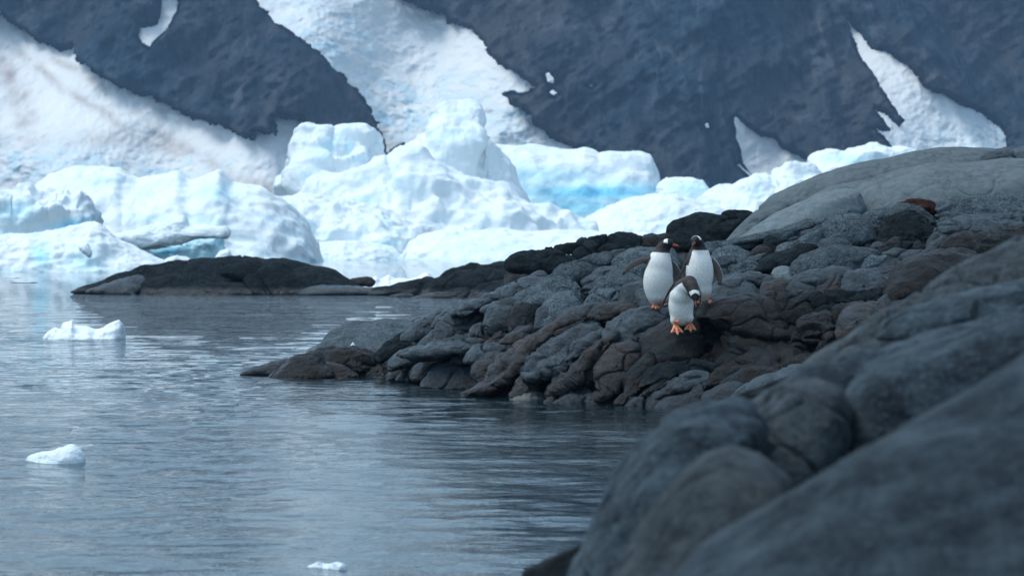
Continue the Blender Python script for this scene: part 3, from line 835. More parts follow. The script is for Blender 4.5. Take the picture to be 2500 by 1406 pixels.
def build_lumps(spec, root, Yfn, thick=0.42, lean=0.75, knob=0.75, res=1.0, lowm=1.0, e3=0.42):
    for i, (h, pts) in enumerate(parse(spec)):
        mat = h[0]
        opts = dict(a.split('=') for a in h[1:])
        a = np.array(pts)
        sz = np.ptp(a, axis=0)
        cx, cy = a.mean(0)
        Yb = float(opts['Y']) if 'Y' in opts else float(Yfn(cx, cy))
        Yb += float(opts.get('dy', 0))
        mpp = Yb / F
        small = min(sz) * mpp
        T = float(opts.get('T', thick)) * (0.6 * small + 0.4 * max(sz) * mpp)
        kb = float(opts.get('k', knob)); gr = float(opts.get('g', 0))
        if mat == 'p': kb *= 0.35
        nth = int(np.clip(2 * (sz[0] + sz[1]) / 2.3 * res, 44, 280)); nph = int(np.clip(min(sz) / 1.6 * res, 16, 90))
        pillow("boulder", pts, Yb, T, M[mat], parent=root, lean=float(opts.get('lean', lean)), e=float(opts.get('e', 0.80)), e2=float(opts.get('e2', 1.0)), e3=e3, grow=1.07,
               disp=rock_disp(small, Yb, knob=kb, groove=gr, low=lowm, seed=i * 1.37, facet=dict(p=0.12, g=0.35, s=0.55, r=1, f=0.06, c=0.06).get(mat, 0.7) * float(opts.get('fa', 1))), nth=nth, nph=nph)

MAIN = """
s|1276,686 1295,671 1318,663 1331,668 1335,684 1300,694
g|1335,680 1370,652 1410,636 1450,622 1490,616 1527,614 1535,632 1510,645 1495,662 1465,672 1430,682 1395,696 1355,692
g|1496,662 1505,635 1530,615 1560,606 1590,604 1625,606 1650,625 1650,670 1580,688 1500,676
s|1448,676 1460,656 1490,650 1512,656 1495,676 1460,692
s|1418,700 1425,682 1445,672 1480,664 1520,659 1545,668 1530,695 1480,712 1430,718
g|1450,712 1462,686 1490,672 1525,668 1560,677 1585,695 1575,720 1530,730 1490,726 1460,722
s|1514,728 1530,700 1560,688 1600,688 1620,710 1590,738 1545,752 1515,750
g|1420,750 1432,732 1445,712 1470,707 1500,706 1512,720 1524,740 1500,756 1460,760
s|1226,724 1234,702 1260,688 1290,682 1325,679 1355,677 1340,700 1310,724 1280,738 1250,732
g|1286,742 1300,710 1325,686 1360,678 1392,684 1412,700 1424,722 1426,745 1395,768 1350,764 1320,752
g|1248,734 1270,712 1300,700 1325,690 1318,718 1292,744 1262,750
g|1286,754 1290,735 1300,720 1314,712 1328,722 1332,748 1314,762 1296,760
g|1318,800 1323,750 1345,725 1370,714 1395,716 1408,735 1414,755 1386,775 1358,796 1335,808
s|1305,800 1318,760 1340,745 1362,758 1358,792 1330,808
s g=1|1105,766 1120,745 1170,728 1220,708 1240,703 1256,718 1232,732 1190,746 1160,764 1130,772
s g=1|1180,760 1195,742 1240,728 1280,728 1295,742 1250,752 1215,765
s|1184,800 1187,762 1210,748 1245,743 1252,765 1246,790 1215,804
k|1250,800 1248,757 1265,743 1290,746 1298,770 1286,796 1262,804
d|1288,800 1292,762 1305,745 1320,752 1314,790 1300,802
s g=1|1066,830 1080,784 1110,762 1150,750 1186,750 1188,785 1160,805 1110,820 1080,835
s g=1|985,822 1010,795 1042,772 1072,762 1084,784 1066,815 1030,828 1000,835
d g=1|918,858 945,838 975,818 1000,812 1035,818 1042,836 1010,853 970,866 940,882 922,880
s g=1.2|1056,798 1078,765 1110,742 1150,734 1190,734 1165,752 1115,770 1085,792
s|1018,850 1035,826 1060,808 1082,806 1102,812 1090,838 1050,856
s g=1|1058,846 1090,822 1112,812 1142,812 1157,824 1122,840 1090,854
s|1136,830 1150,800 1175,790 1180,812 1192,830 1162,842
b|1222,836 1240,815 1270,805 1292,802 1288,822 1260,836 1238,840
b|1180,838 1200,820 1225,806 1235,818 1222,836 1195,844
d|1190,812 1205,795 1235,792 1250,805 1225,818 1200,822
b|1250,812 1270,795 1300,790 1310,802 1285,812
d|1300,815 1320,798 1350,790 1362,800 1330,820 1308,826
s g=1.3 T=.9 lean=1.2|980,862 1020,850 1060,842 1130,834 1200,834 1262,838 1268,848 1200,858 1120,868 1060,876 1000,876
s T=.9|952,900 958,872 980,856 1018,853 1060,856 1096,850 1090,876 1050,888 1010,892 975,900
s|1103,884 1108,860 1130,848 1160,842 1178,850 1152,872 1135,886
s|1136,882 1150,855 1172,842 1210,838 1242,840 1250,852 1225,864 1190,876 1160,886
s|1152,896 1170,875 1190,862 1215,857 1230,865 1218,884 1190,892 1170,900
s|1048,912 1070,888 1110,875 1160,866 1178,872 1152,888 1110,896 1080,910
s|946,926 955,902 970,886 1000,880 1022,886 1006,902 985,918 962,928
p k=2|968,926 984,907 1002,903 1014,918 1000,930 980,930
s|1003,924 1012,900 1032,884 1060,878 1096,880 1094,898 1068,914 1040,928
d|998,912 1015,892 1050,890 1066,905 1050,930 1015,932
s k=.5|1030,944 1045,916 1075,900 1110,895 1150,900 1172,920 1182,944 1140,954 1070,954
b|1150,906 1160,886 1190,880 1228,885 1224,908 1198,920 1182,940 1162,925
b g=1.5|1185,945 1198,905 1230,872 1255,847 1278,840 1268,868 1248,896 1228,920 1208,940
b g=.6|1245,900 1256,858 1275,830 1310,812 1350,795 1370,792 1356,818 1328,838 1302,864 1278,890 1258,908
b g=1.5 T=.8|1132,964 1170,948 1200,930 1230,905 1260,882 1292,868 1290,898 1262,924 1238,946 1200,962 1160,968
b|1168,972 1190,951 1225,944 1252,956 1238,972
s g=1.6|1275,905 1300,872 1340,842 1398,805 1430,797 1465,803 1445,832 1402,855 1362,876 1322,900 1292,916
g k=.4|1368,832 1385,800 1410,782 1440,775 1462,781 1468,792 1448,806 1422,812 1398,828
b g=1|1350,826 1356,790 1376,770 1410,755 1450,742 1490,740 1528,744 1556,756 1535,776 1505,792 1470,790 1440,780 1400,790 1372,808
s|1350,790 1364,766 1390,752 1420,745 1436,752 1402,768 1372,786
b g=1.6|1246,972 1262,935 1285,916 1320,912 1338,930 1312,955 1280,975
s g=1.8 T=.7|1286,922 1320,890 1370,862 1420,835 1462,812 1468,842 1432,874 1392,905 1342,930
b g=1.8 T=.7|1336,958 1368,920 1408,893 1440,856 1466,836 1458,882 1428,925 1396,955 1362,970
p k=1|1238,980 1270,962 1300,955 1322,960 1337,973 1310,985 1265,985
s g=1|1332,988 1345,968 1380,952 1425,950 1436,970 1410,990 1360,994
s g=1.5|1350,994 1380,971 1430,958 1475,966 1490,988 1420,998
b g=.7|1408,940 1407,905 1425,880 1440,858 1470,833 1504,812 1488,850 1474,892 1452,925 1430,950
s g=.8 k=.7|1446,850 1480,800 1510,775 1550,757 1590,748 1640,756 1660,790 1610,815 1564,838 1522,868 1490,873 1460,866
b|1448,905 1468,870 1500,846 1545,836 1566,860 1552,905 1532,935 1500,962 1462,958
k|1455,972 1490,930 1514,932 1506,964 1475,978
k|1500,985 1520,962 1545,958 1550,975 1530,988
k k=.4 T=.75|1566,880 1578,828 1608,790 1640,770 1682,764 1710,790 1718,830 1716,868 1685,892 1640,898 1600,900
k k=.8|1525,970 1535,920 1558,880 1582,862 1596,890 1580,925 1562,958 1545,975
d k=.6|1688,790 1698,768 1722,763 1742,778 1768,800 1773,838 1755,850 1730,840 1708,824 1693,806
k k=.3 T=.8|1712,772 1735,742 1780,726 1840,721 1884,734 1908,764 1924,800 1934,828 1885,836 1830,824 1790,818 1758,802 1732,788
k dy=.35|1766,852 1768,812 1800,815 1860,822 1935,832 1945,856 1900,868 1820,872 1780,866
k dy=.3|1690,900 1722,862 1745,868 1740,900 1715,915
d g=1|1565,950 1580,905 1618,890 1680,882 1732,887 1756,902 1738,922 1700,922 1650,915 1612,930 1592,955 1575,965
d|1574,962 1590,925 1620,906 1670,903 1706,912 1664,934 1622,958 1600,968
s|1596,972 1620,935 1660,912 1710,907 1740,918 1724,940 1690,952 1660,962 1620,975
s|1686,955 1698,928 1725,924 1734,936 1708,958
s g=.5|1522,998 1545,975 1580,960 1602,950 1620,956 1604,980 1575,1000
s g=.5|1576,1002 1595,970 1622,960 1645,962 1625,985 1600,1004
s|1596,1005 1620,976 1660,964 1702,954 1724,960 1704,990 1670,1008 1618,1008
d|1668,1010 1685,975 1700,960 1718,956 1710,985 1692,1010
s k=.6 e=.7|1698,1016 1713,975 1735,955 1770,940 1822,934 1820,955 1803,975 1782,1010 1750,1020
s k=.5 e=.7|1770,1020 1788,985 1813,950 1850,930 1900,915 1960,900 1975,955 1950,1005 1850,1026
k|1728,935 1748,900 1778,895 1802,900 1794,918 1768,936 1742,942
k|1766,940 1788,915 1830,898 1872,896 1905,910 1882,930 1830,938
k|1900,922 1925,900 1960,895 1985,910 1975,935 1930,940
k dy=.25|1800,880 1830,862 1870,860 1900,870 1895,895 1840,900
k dy=.3|1740,890 1760,868 1800,870 1805,895 1765,902
k dy=.2|1915,890 1935,872 1965,868 1985,885 1965,900 1930,902
s|1740,745 1743,700 1765,680 1800,670 1832,684 1854,705 1866,728 1830,742 1780,746
s|1760,690 1780,668 1815,662 1862,662 1892,675 1930,684 1935,700 1900,712 1870,702 1840,694 1800,688
b|1855,728 1858,697 1885,684 1922,690 1912,720 1885,735
g|1735,632 1755,606 1800,604 1826,615 1832,628 1800,640 1760,645 1740,642
g|1742,662 1748,636 1785,626 1822,630 1828,648 1812,668 1780,675 1755,674
g|1715,620 1725,594 1770,591 1800,585 1850,575 1875,590 1850,606 1800,612 1760,620
d|1862,620 1866,583 1885,577 1900,590 1902,618 1880,624
k|1828,625 1848,602 1872,604 1880,618 1855,635 1833,634
g|1770,596 1820,578 1870,571 1900,565 1950,545 2000,530 2065,518 2040,542 2000,556 1950,570 1910,590 1880,590 1800,600
s|1902,606 1912,576 1950,564 2000,549 2015,548 2005,572 1962,594 1925,604
g|1892,624 1902,600 1935,590 1970,575 2002,562 2000,598 1960,612 1922,624
g k=.35|1990,600 1998,560 2020,540 2060,525 2100,519 2120,532 2128,560 2134,584 2105,594 2070,600 2040,610 2010,612
g|2106,535 2120,520 2145,513 2180,512 2178,535 2155,555 2132,580 2122,560
d k=1.6|2140,580 2160,550 2178,528 2212,518 2252,528 2284,555 2278,585 2240,598 2190,602 2155,600
g k=1.4 T=.8|2160,528 2200,503 2238,507 2264,525 2284,548 2255,558 2210,548 2178,538
r|2190,500 2228,488 2265,490 2284,503 2292,520 2250,522 2215,512
g k=1.3|2292,555 2300,502 2320,490 2370,486 2450,487 2500,497 2600,512 2600,560 2450,550 2380,550 2330,555
s|2262,622 2276,572 2292,544 2330,531 2372,527 2408,538 2390,565 2355,590 2312,608 2290,622
s k=1.3|2310,578 2346,542 2400,527 2470,526 2600,542 2600,590 2470,588 2400,582 2350,590
k k=1.3|2305,605 2346,572 2420,562 2500,558 2600,572 2600,630 2480,630 2420,635 2340,622
d k=1.3|2338,614 2358,577 2400,564 2428,580 2436,610 2418,638 2375,634
d k=1.3|2425,640 2438,592 2482,580 2600,588 2600,660 2450,655
d|1842,662 1868,628 1900,614 1950,600 1985,598 1990,615 1965,630 1935,646 1892,660
s|1965,618 1992,588 2030,580 2058,584 2080,602 2045,618 2000,624
g k=.5|1924,695 1933,650 1955,630 1980,620 2010,608 2060,600 2092,602 2112,612 2136,620 2118,645 2100,672 2060,682 2000,688 1950,700
g|2090,680 2100,640 2115,622 2145,620 2166,624 2156,652 2126,676
s|2130,664 2148,630 2170,612 2215,610 2256,614 2230,640 2194,660 2160,668
s|2078,680 2110,664 2140,655 2200,650 2240,654 2208,672 2150,684 2112,684
s|1902,728 1916,690 1950,675 2000,657 2052,655 2078,664 2062,688 2050,712 2000,728 1945,732
b|1985,728 2000,690 2042,675 2055,700 2048,728
s k=.6|2045,722 2052,685 2065,665 2102,661 2152,670 2182,686 2168,712 2112,728 2070,726
s|2142,695 2168,670 2206,664 2208,688 2172,712
k T=.8 k=.5|2148,748 2162,702 2190,670 2220,640 2262,613 2310,604 2354,611 2382,630 2380,680 2352,712 2300,745 2230,758 2170,760
s|2324,655 2333,625 2355,624 2372,634 2360,658 2340,664
s|2344,665 2368,630 2396,621 2420,632 2412,665 2370,680
d|1970,745 1988,718 2040,708 2064,709 2104,718 2118,738 2080,758 2020,760 1982,756
d|2100,745 2118,713 2152,704 2152,732 2132,750
s|2138,748 2158,722 2184,720 2196,735 2172,750
k|1855,745 1878,712 1912,709 1942,719 1978,722 1986,748 1992,770 1960,795 1920,790 1885,765
d|1985,775 2000,748 2032,745 2046,762 2028,780 2000,785
k k=1.3|1932,830 1946,786 1985,768 2024,763 2038,792 2030,830 1985,836 1955,832
k|2030,790 2043,750 2094,744 2086,775 2062,795
b|2018,850 2038,800 2058,766 2090,745 2122,737 2146,740 2166,752 2158,790 2104,825 2064,845 2030,865
k dy=.2|1985,870 2005,830 2022,812 2036,820 2030,870 2005,885
k|2120,775 2148,742 2192,734 2234,740 2210,775 2154,785
s|2122,618 2130,595 2157,597 2154,620
k|2152,620 2164,590 2196,580 2194,614 2168,626
d|2196,615 2204,590 2227,594 2226,618
k|2226,618 2234,595 2258,592 2256,616
p k=1.5|1885,668 1900,653 1926,657 1930,682 1900,688
g|1812,652 1832,628 1868,621 1866,645 1840,660
g|1785,674 1804,645 1832,639 1856,650 1850,670
d|1735,600 1755,592 1775,596 1770,612 1745,616
s|1560,712 1585,704 1640,700 1700,700 1745,720 1745,750 1680,772 1600,768 1565,748
k|1600,775 1640,752 1690,740 1745,732 1762,745 1735,768 1700,778 1650,790
"""

ms = empty("rock_outcrop", P(1900, 1010, 24.5), "broad slope of cracked grey and brown boulders on which the penguins stand", "rock outcrop")
build_lumps(MAIN, ms, Ymain)

# rough bedrock showing in the gaps between the boulders
def bedrock(name, sil, low, Yfn, root, mat, off=0.32, step=5.0, rough=1.0, back=3.0, label=None):
    xs = np.arange(sil[0][0], sil[-1][0], step)
    st = np.interp(xs, [p[0] for p in sil], [p[1] for p in sil]); lo = np.interp(xs, [p[0] for p in low], [p[1] for p in low])
    nv = int(max(lo - st) / step) + 2
    v = np.linspace(0, 1, nv)
    px = np.repeat(xs, nv); py = (lo[:, None] + (st - lo)[:, None] * v[None, :]).ravel()
    Yv = Yfn(px, py) + off
    Vf = np.stack([(px - 1250) / F * Yv, Yv, H - (py - HZ) / F * Yv], -1)
    n = grid_normals(Vf, len(xs), nv)
    if n[:, 2].mean() < 0: n = -n
    k = Yv / 27.0
    q = Vf / k[:, None]
    F1, F2 = worley(q * np.array([6, 4, 7]) + 0.4 * fbm(q * 5, 2)[:, None])
    d = k * rough * (0.07 * np.sqrt(np.clip(F2 - F1, 0, 1)) + 0.09 * fbm(q * 2, 3) + 0.02 * ridged(q * 9, 3) - 0.06)
    Vf = Vf + n * d[:, None]
    g = Vf.reshape(len(xs), nv, 3)
    # go down behind the crest and below the water in front
    last = g[:, -1:, :]
    b1 = last + np.array([0, 0.25 * back, -0.06]); b2 = last + np.array([0, back, -0.8]); b3 = last * np.array([1, 1, 0]) + np.array([0, back * 1.7, -1.0])
    fr = g[:, :1, :] * np.array([1, 1, 0]) + np.array([0, -0.35, -1.0])
    g = np.concatenate([fr, g, b1, b2, b3], 1)
    return link_mesh(name, g.reshape(-1, 3), grid_faces(g.shape[0], g.shape[1]), M[mat], parent=root, origin=g.reshape(-1, 3).mean(0))

bedrock("bedrock", [(910, 880), (985, 832), (1080, 775), (1170, 742), (1250, 712), (1330, 690), (1420, 650), (1530, 630), (1640, 625), (1740, 606), (1870, 590), (2000, 545), (2110, 530), (2200, 515), (2300, 505), (2700, 505)],
        [(910, 915), (1050, 938), (1250, 970), (1500, 985), (1700, 992), (1900, 1006), (2700, 1016)], Ymain, ms, 'k', off=0.22)

# -------- low rocks at the tip of the outcrop
TIP = """
s Y=31.9 T=.6 k=.7|590,914 640,893 680,882 712,879 715,905 670,918
k Y=31.2|664,924 690,890 715,870 750,862 782,864 794,888 806,918 760,930 700,930
k Y=31.9 T=.8 k=1.3|756,905 778,858 830,848 880,850 912,862 922,884 914,905 880,915 850,912 800,912
k Y=31.3|776,922 785,885 820,888 852,903 872,920 820,932
d Y=31.6|876,925 900,898 930,889 955,892 955,920 918,926
k Y=31.9 k=1.3|900,905 915,885 930,880 945,890 935,905
"""
tip = empty("rock_outcrop", P(760, 924, 31.3), "low black wet rocks at the tip of the slope, right of the open water", "rock outcrop")
build_lumps(TIP, tip, Ymain)
dome = empty("rock_outcrop", P(900, 872, 36.5), "smooth grey rock dome rising wet from the sea behind the slope's tip", "rock outcrop")
build_lumps("""
g Y=37.5 T=.9 g=.8 lean=2.2 k=.5 fa=.2|740,890 800,828 850,800 910,790 980,789 1060,797 1060,850 960,885 900,892 830,896
s Y=44 T=.8 lean=1.5|1000,784 1030,772 1075,768 1110,772 1110,790 1040,792
""", dome, Ymain)

# -------- smooth domes behind, right
DOMES = """
p Y=38.0 T=.7|1765,604 1800,560 1840,525 1880,503 1912,505 1915,530 1872,562 1822,600
p Y=37.4 T=.7|1780,620 1850,553 1920,508 1980,484 2040,468 2082,470 2098,490 2095,525 2000,560 1900,610
p Y=43.4 T=.45|1882,512 1900,480 1950,450 2010,425 2100,399 2200,380 2280,370 2380,366 2450,369 2640,376 2640,448 2400,440 2280,444 2180,470 2080,520 1960,530
p Y=40.5 T=.8|1960,515 2000,470 2060,452 2130,444 2175,450 2125,500 2050,530
p Y=38.6 T=.8|2070,545 2095,485 2130,450 2190,425 2280,408 2370,403 2440,398 2640,406 2640,560 2300,560 2130,560
s Y=42.0 T=.8|2398,398 2408,374 2450,363 2475,372 2480,400 2440,404
s Y=42.0 T=.8|2472,404 2480,368 2520,358 2600,362 2600,410 2520,406
k Y=37.2|2035,520 2060,510 2090,508 2085,524 2050,530
"""
dm = empty("rock_outcrop", P(2300, 600, 39), "group of large smooth pale grey rock domes behind the cracked slope", "rock outcrop")
build_lumps(DOMES, dm, Ymain, lean=0.6, lowm=0.6, e3=1.0)
bedrock("bedrock", [(1740, 600), (1850, 560), (1930, 510), (2100, 440), (2300, 400), (2640, 395)], [(1740, 860), (2640, 860)],
        lambda x, y: 39.0 + 0.8 * (np.clip(860 - y, 0, 900) / 100.0), dm, 's', off=0.3, rough=0.5, step=8)

# -------- dark boulders on the skyline left of and behind the penguins
SKY = """
d|1240,652 1254,622 1280,614 1330,612 1370,617 1394,630 1406,655 1335,668 1268,664
d|1330,618 1332,603 1370,598 1404,597 1408,614 1380,624 1345,622
d|1398,606 1414,584 1450,576 1482,575 1490,597 1472,616 1420,620
d|1404,622 1418,598 1446,592 1460,606 1448,630 1420,635
d e=.7|1480,600 1488,573 1520,568 1552,571 1564,590 1562,612 1520,620 1490,615
d|1452,622 1478,598 1520,597 1548,610 1510,625
k|1556,612 1570,580 1600,572 1632,575 1645,600 1602,616
d|1545,585 1556,578 1570,580 1568,592 1550,594
d e=.7|1632,600 1643,546 1665,531 1710,525 1765,529 1770,545 1758,585 1700,605 1650,612
d e=.7|1686,604 1700,556 1740,545 1790,540 1825,544 1806,590 1740,608
d|1762,548 1770,520 1800,515 1832,521 1838,538 1812,550 1780,555
k|1780,556 1795,545 1822,543 1820,560 1795,566
"""
sk = empty("rock_outcrop", P(1500, 700, 40), "dark blocky boulders on the skyline behind the penguins, against the ice", "rock outcrop")
build_lumps(SKY, sk, lambda x, y: 38.5 + (640 - y) * 0.02, lean=0.5)
bedrock("bedrock", [(1230, 668), (1300, 640), (1400, 620), (1500, 606), (1640, 600), (1850, 566)], [(1230, 852), (1850, 852)],
        lambda x, y: 38.6 + 0.7 * (np.clip(852 - y, 0, 900) / 100.0) ** 1.2, sk, 'k', off=0.5, rough=0.7, step=7)

# -------- dark shore rocks across the inlet
SHORE = """
s Y=83.5 T=.7 k=.5|736,722 760,703 810,698 870,700 920,705 962,708 972,724 850,726
d Y=83 T=.7 k=.5|900,724 915,705 950,700 1000,688 1040,677 1060,690 1050,724 980,727
d Y=82.5 T=.7 k=.5|1026,726 1043,690 1060,678 1090,675 1122,668 1114,692 1082,724
d Y=82.5 T=.7|1066,726 1085,690 1112,670 1150,664 1184,680 1190,710 1150,728
d Y=86|1074,680 1095,662 1130,650 1162,645 1180,660 1152,675 1110,682
d Y=85 T=.9|1150,700 1175,655 1210,646 1260,644 1320,648 1370,654 1392,685 1300,715 1200,715
d Y=81.5|1145,715 1200,690 1290,685 1334,690 1305,725 1200,728
d Y=78.6 k=.6|1010,730 1050,716 1090,713 1130,705 1165,714 1196,734 1120,738
d Y=80 k=.6|950,727 965,719 990,718 1012,723 990,729
d Y=79|1172,736 1200,704 1262,690 1304,700 1284,736
d Y=84|1290,670 1330,655 1400,652 1430,670 1400,700 1320,700
k Y=87|845,694 862,681 900,679 916,688 900,698
"""
sh = empty("rock_outcrop", P(1100, 730, 82), "long low dark shore rock across the inlet, right of the gap", "rock outcrop")
build_lumps(SHORE, sh, lambda x, y: 83, lean=0.6, res=1.2)
ISLET = """
d Y=85.5 T=.22 k=.8|196,711 260,685 340,660 430,643 520,634 620,632 700,640 760,655 802,665 838,682 868,702 860,724 600,728 400,728 270,722
d Y=84.7 T=.35 g=.8 lean=1.5|320,724 340,690 400,672 500,667 592,680 625,702 560,724 400,728
d Y=84.1 T=.35 g=.8 lean=1.5|390,726 420,700 500,692 592,696 642,718 500,728
d Y=84.3 T=.5 g=1 lean=1|595,710 620,660 682,654 745,690 768,724 680,726
d Y=84.6 T=.5 g=1 lean=1|690,700 735,654 802,665 862,702 850,726 750,726
d Y=84.8 T=.4 lean=1|545,668 600,639 662,644 690,666 640,684
s Y=84.4 T=.35 lean=1.2|214,712 262,694 330,676 352,690 330,716 262,720
"""
isl = empty("rock_islet", P(540, 718, 85), "low dark whale-backed rock islet left of centre in front of the ice", "rock islet")
build_lumps(ISLET, isl, lambda x, y: 85, lean=0.6, res=1.3)

# -------- out-of-focus rocks close to the camera, lower right
NEAR = """
f Y=4.7 T=.6 lean=1.3 k=.5|1640,1480 1690,1450 1760,1372 1900,1272 2050,1172 2200,1088 2350,1008 2500,924 2680,850 2900,1100 3000,1700 2900,2750 1800,2750 1600,1900
c Y=5.6 T=.8 lean=.4 k=.6|1490,1480 1540,1380 1600,1290 1680,1200 1760,1150 1832,1163 1905,1210 1920,1280 1880,1400 1850,1700 1800,2450 1500,2450 1450,1800
f Y=6.3 T=.75 lean=.4 k=.8|1400,1440 1428,1350 1468,1250 1520,1160 1600,1082 1680,1042 1760,1030 1832,1050 1840,1120 1790,1230 1700,1400 1680,1800 1640,2250 1420,2250 1370,1800
c Y=6.9 T=.8 lean=.4 k=.7|1740,1180 1780,1080 1830,1010 1900,960 1960,943 2032,958 2068,1010 2070,1110 2040,1200 1980,1300 1900,1340 1800,1280
f Y=7.1 T=.5 lean=.15 k=.6|1990,1230 2035,1080 2068,1000 2108,920 2135,888 2250,850 2400,800 2560,765 2750,900 2700,1200 2400,1300 2100,1350
f Y=7.5 T=.5 lean=.7 k=.8|1780,1110 1820,1040 1880,975 1960,915 2050,880 2120,872 2160,900 2140,980 2080,1060 1980,1120 1860,1160
c Y=9.0 T=.5 lean=.9 k=.7|1960,930 1990,888 2060,838 2130,790 2200,745 2300,690 2400,640 2550,575 2750,560 2800,850 2450,880 2200,920 2050,960
f Y=8.2 T=.6 lean=.4 k=.7|2160,830 2205,768 2280,745 2380,715 2560,685 2750,700 2750,900 2400,900 2250,880
d Y=6.9 T=.75 lean=.3 k=.8|1280,1450 1330,1400 1400,1370 1450,1352 1500,1400 1520,1700 1480,2100 1300,2100 1260,1700
f Y=7.7 T=.5 lean=.2 k=.7|2100,900 2180,850 2300,812 2450,770 2600,740 2700,800 2600,950 2350,960 2180,960
d Y=8.6 T=.4 lean=.3 k=.7|1500,1500 1600,1200 1750,1080 1900,1000 2100,940 2350,820 2650,740 2900,1000 2900,2050 2300,2150 1600,2150
"""
nr = empty("rock_outcrop", P(2100, 2300, 6), "large blurred dark boulders close to the camera in the lower right corner", "rock outcrop")
build_lumps(NEAR, nr, lambda x, y: 6, res=0.42, knob=0.55, lowm=0.6, e3=1.2, thick=0.7)

# ================================================================== PENGUINS
def ico(center, rad, rot=(0, 0, 0), sub=3):
    bm = bmesh.new(); bmesh.ops.create_icosphere(bm, subdivisions=sub, radius=1.0)
    from mathutils import Euler
    R = np.array(Euler(rot).to_matrix())
    v = np.array([list(q.co) for q in bm.verts]) * (np.array(rad) * 1.03 + 0.002)
    v = v @ R.T + np.array(center)
    f = [tuple(q.index for q in ff.verts) for ff in bm.faces]
    bm.free(); return v, f

def blob_body(blobs, voxel=0.0075, sm=55):
    """one continuous skin grown round overlapping ellipsoids"""
    vs, fs, k = [], [], 0
    for b in blobs:
        v, f = ico(*b)
        vs.append(v); fs += [tuple(i + k for i in q) for q in f]; k += len(v)
    me = bpy.data.meshes.new("tmp"); me.from_pydata([tuple(q) for q in np.concatenate(vs)], [], fs)
    o = bpy.data.objects.new("tmp", me); C.objects.link(o)
    r = o.modifiers.new("r", 'REMESH'); r.mode = 'VOXEL'; r.voxel_size = voxel
    s = o.modifiers.new("s", 'SMOOTH'); s.factor = 0.6; s.iterations = sm
    dg = bpy.context.evaluated_depsgraph_get()
    e = o.evaluated_get(dg); m2 = e.to_mesh()
    V = np.empty(len(m2.vertices) * 3, np.float32); m2.vertices.foreach_get("co", V); V = V.reshape(-1, 3)
    N = np.empty(len(m2.vertices) * 3, np.float32); m2.vertices.foreach_get("normal", N); N = N.reshape(-1, 3)
    Fc = [tuple(p.vertices) for p in m2.polygons]
    e.to_mesh_clear(); bpy.data.objects.remove(o, do_unlink=True); bpy.data.meshes.remove(me)
    return V.astype(float), N.astype(float), Fc

def loft(path, widths, thicks, up, n=14, closed_ends=True):
    path = catmull(path, 28, closed=False) if len(path) > 2 else np.asarray(path, float)
    m = len(path); tpar = np.linspace(0, 1, m)
    w = np.interp(tpar, np.linspace(0, 1, len(widths)), widths); th = np.interp(tpar, np.linspace(0, 1, len(thicks)), thicks)
    tan = np.gradient(path, axis=0); tan /= np.linalg.norm(tan, axis=1)[:, None]
    up = np.asarray(up, float)
    side = np.cross(tan, up); side /= np.linalg.norm(side, axis=1)[:, None]
    nn = np.cross(side, tan)
    a = np.linspace(0, 2 * math.pi, n, endpoint=False)
    V = path[None] + np.cos(a)[:, None, None] * side[None] * w[None, :, None] + np.sin(a)[:, None, None] * nn[None] * th[None, :, None]
    V = V.reshape(-1, 3)
    f = [tuple(q) for q in grid_faces(n, m, wrap_u=True)]
    f.append(tuple(i * m for i in range(n))); f.append(tuple(i * m + m - 1 for i in reversed(range(n))))
    return V, f, np.tile(tpar, n), np.repeat(np.cos(a), m), np.repeat(np.sin(a), m)

DK = np.array([0.013, 0.011, 0.011]); DKB = np.array([0.030, 0.023, 0.021]); WH = np.array([0.88, 0.87, 0.83]); GR = np.array([0.085, 0.072, 0.064])

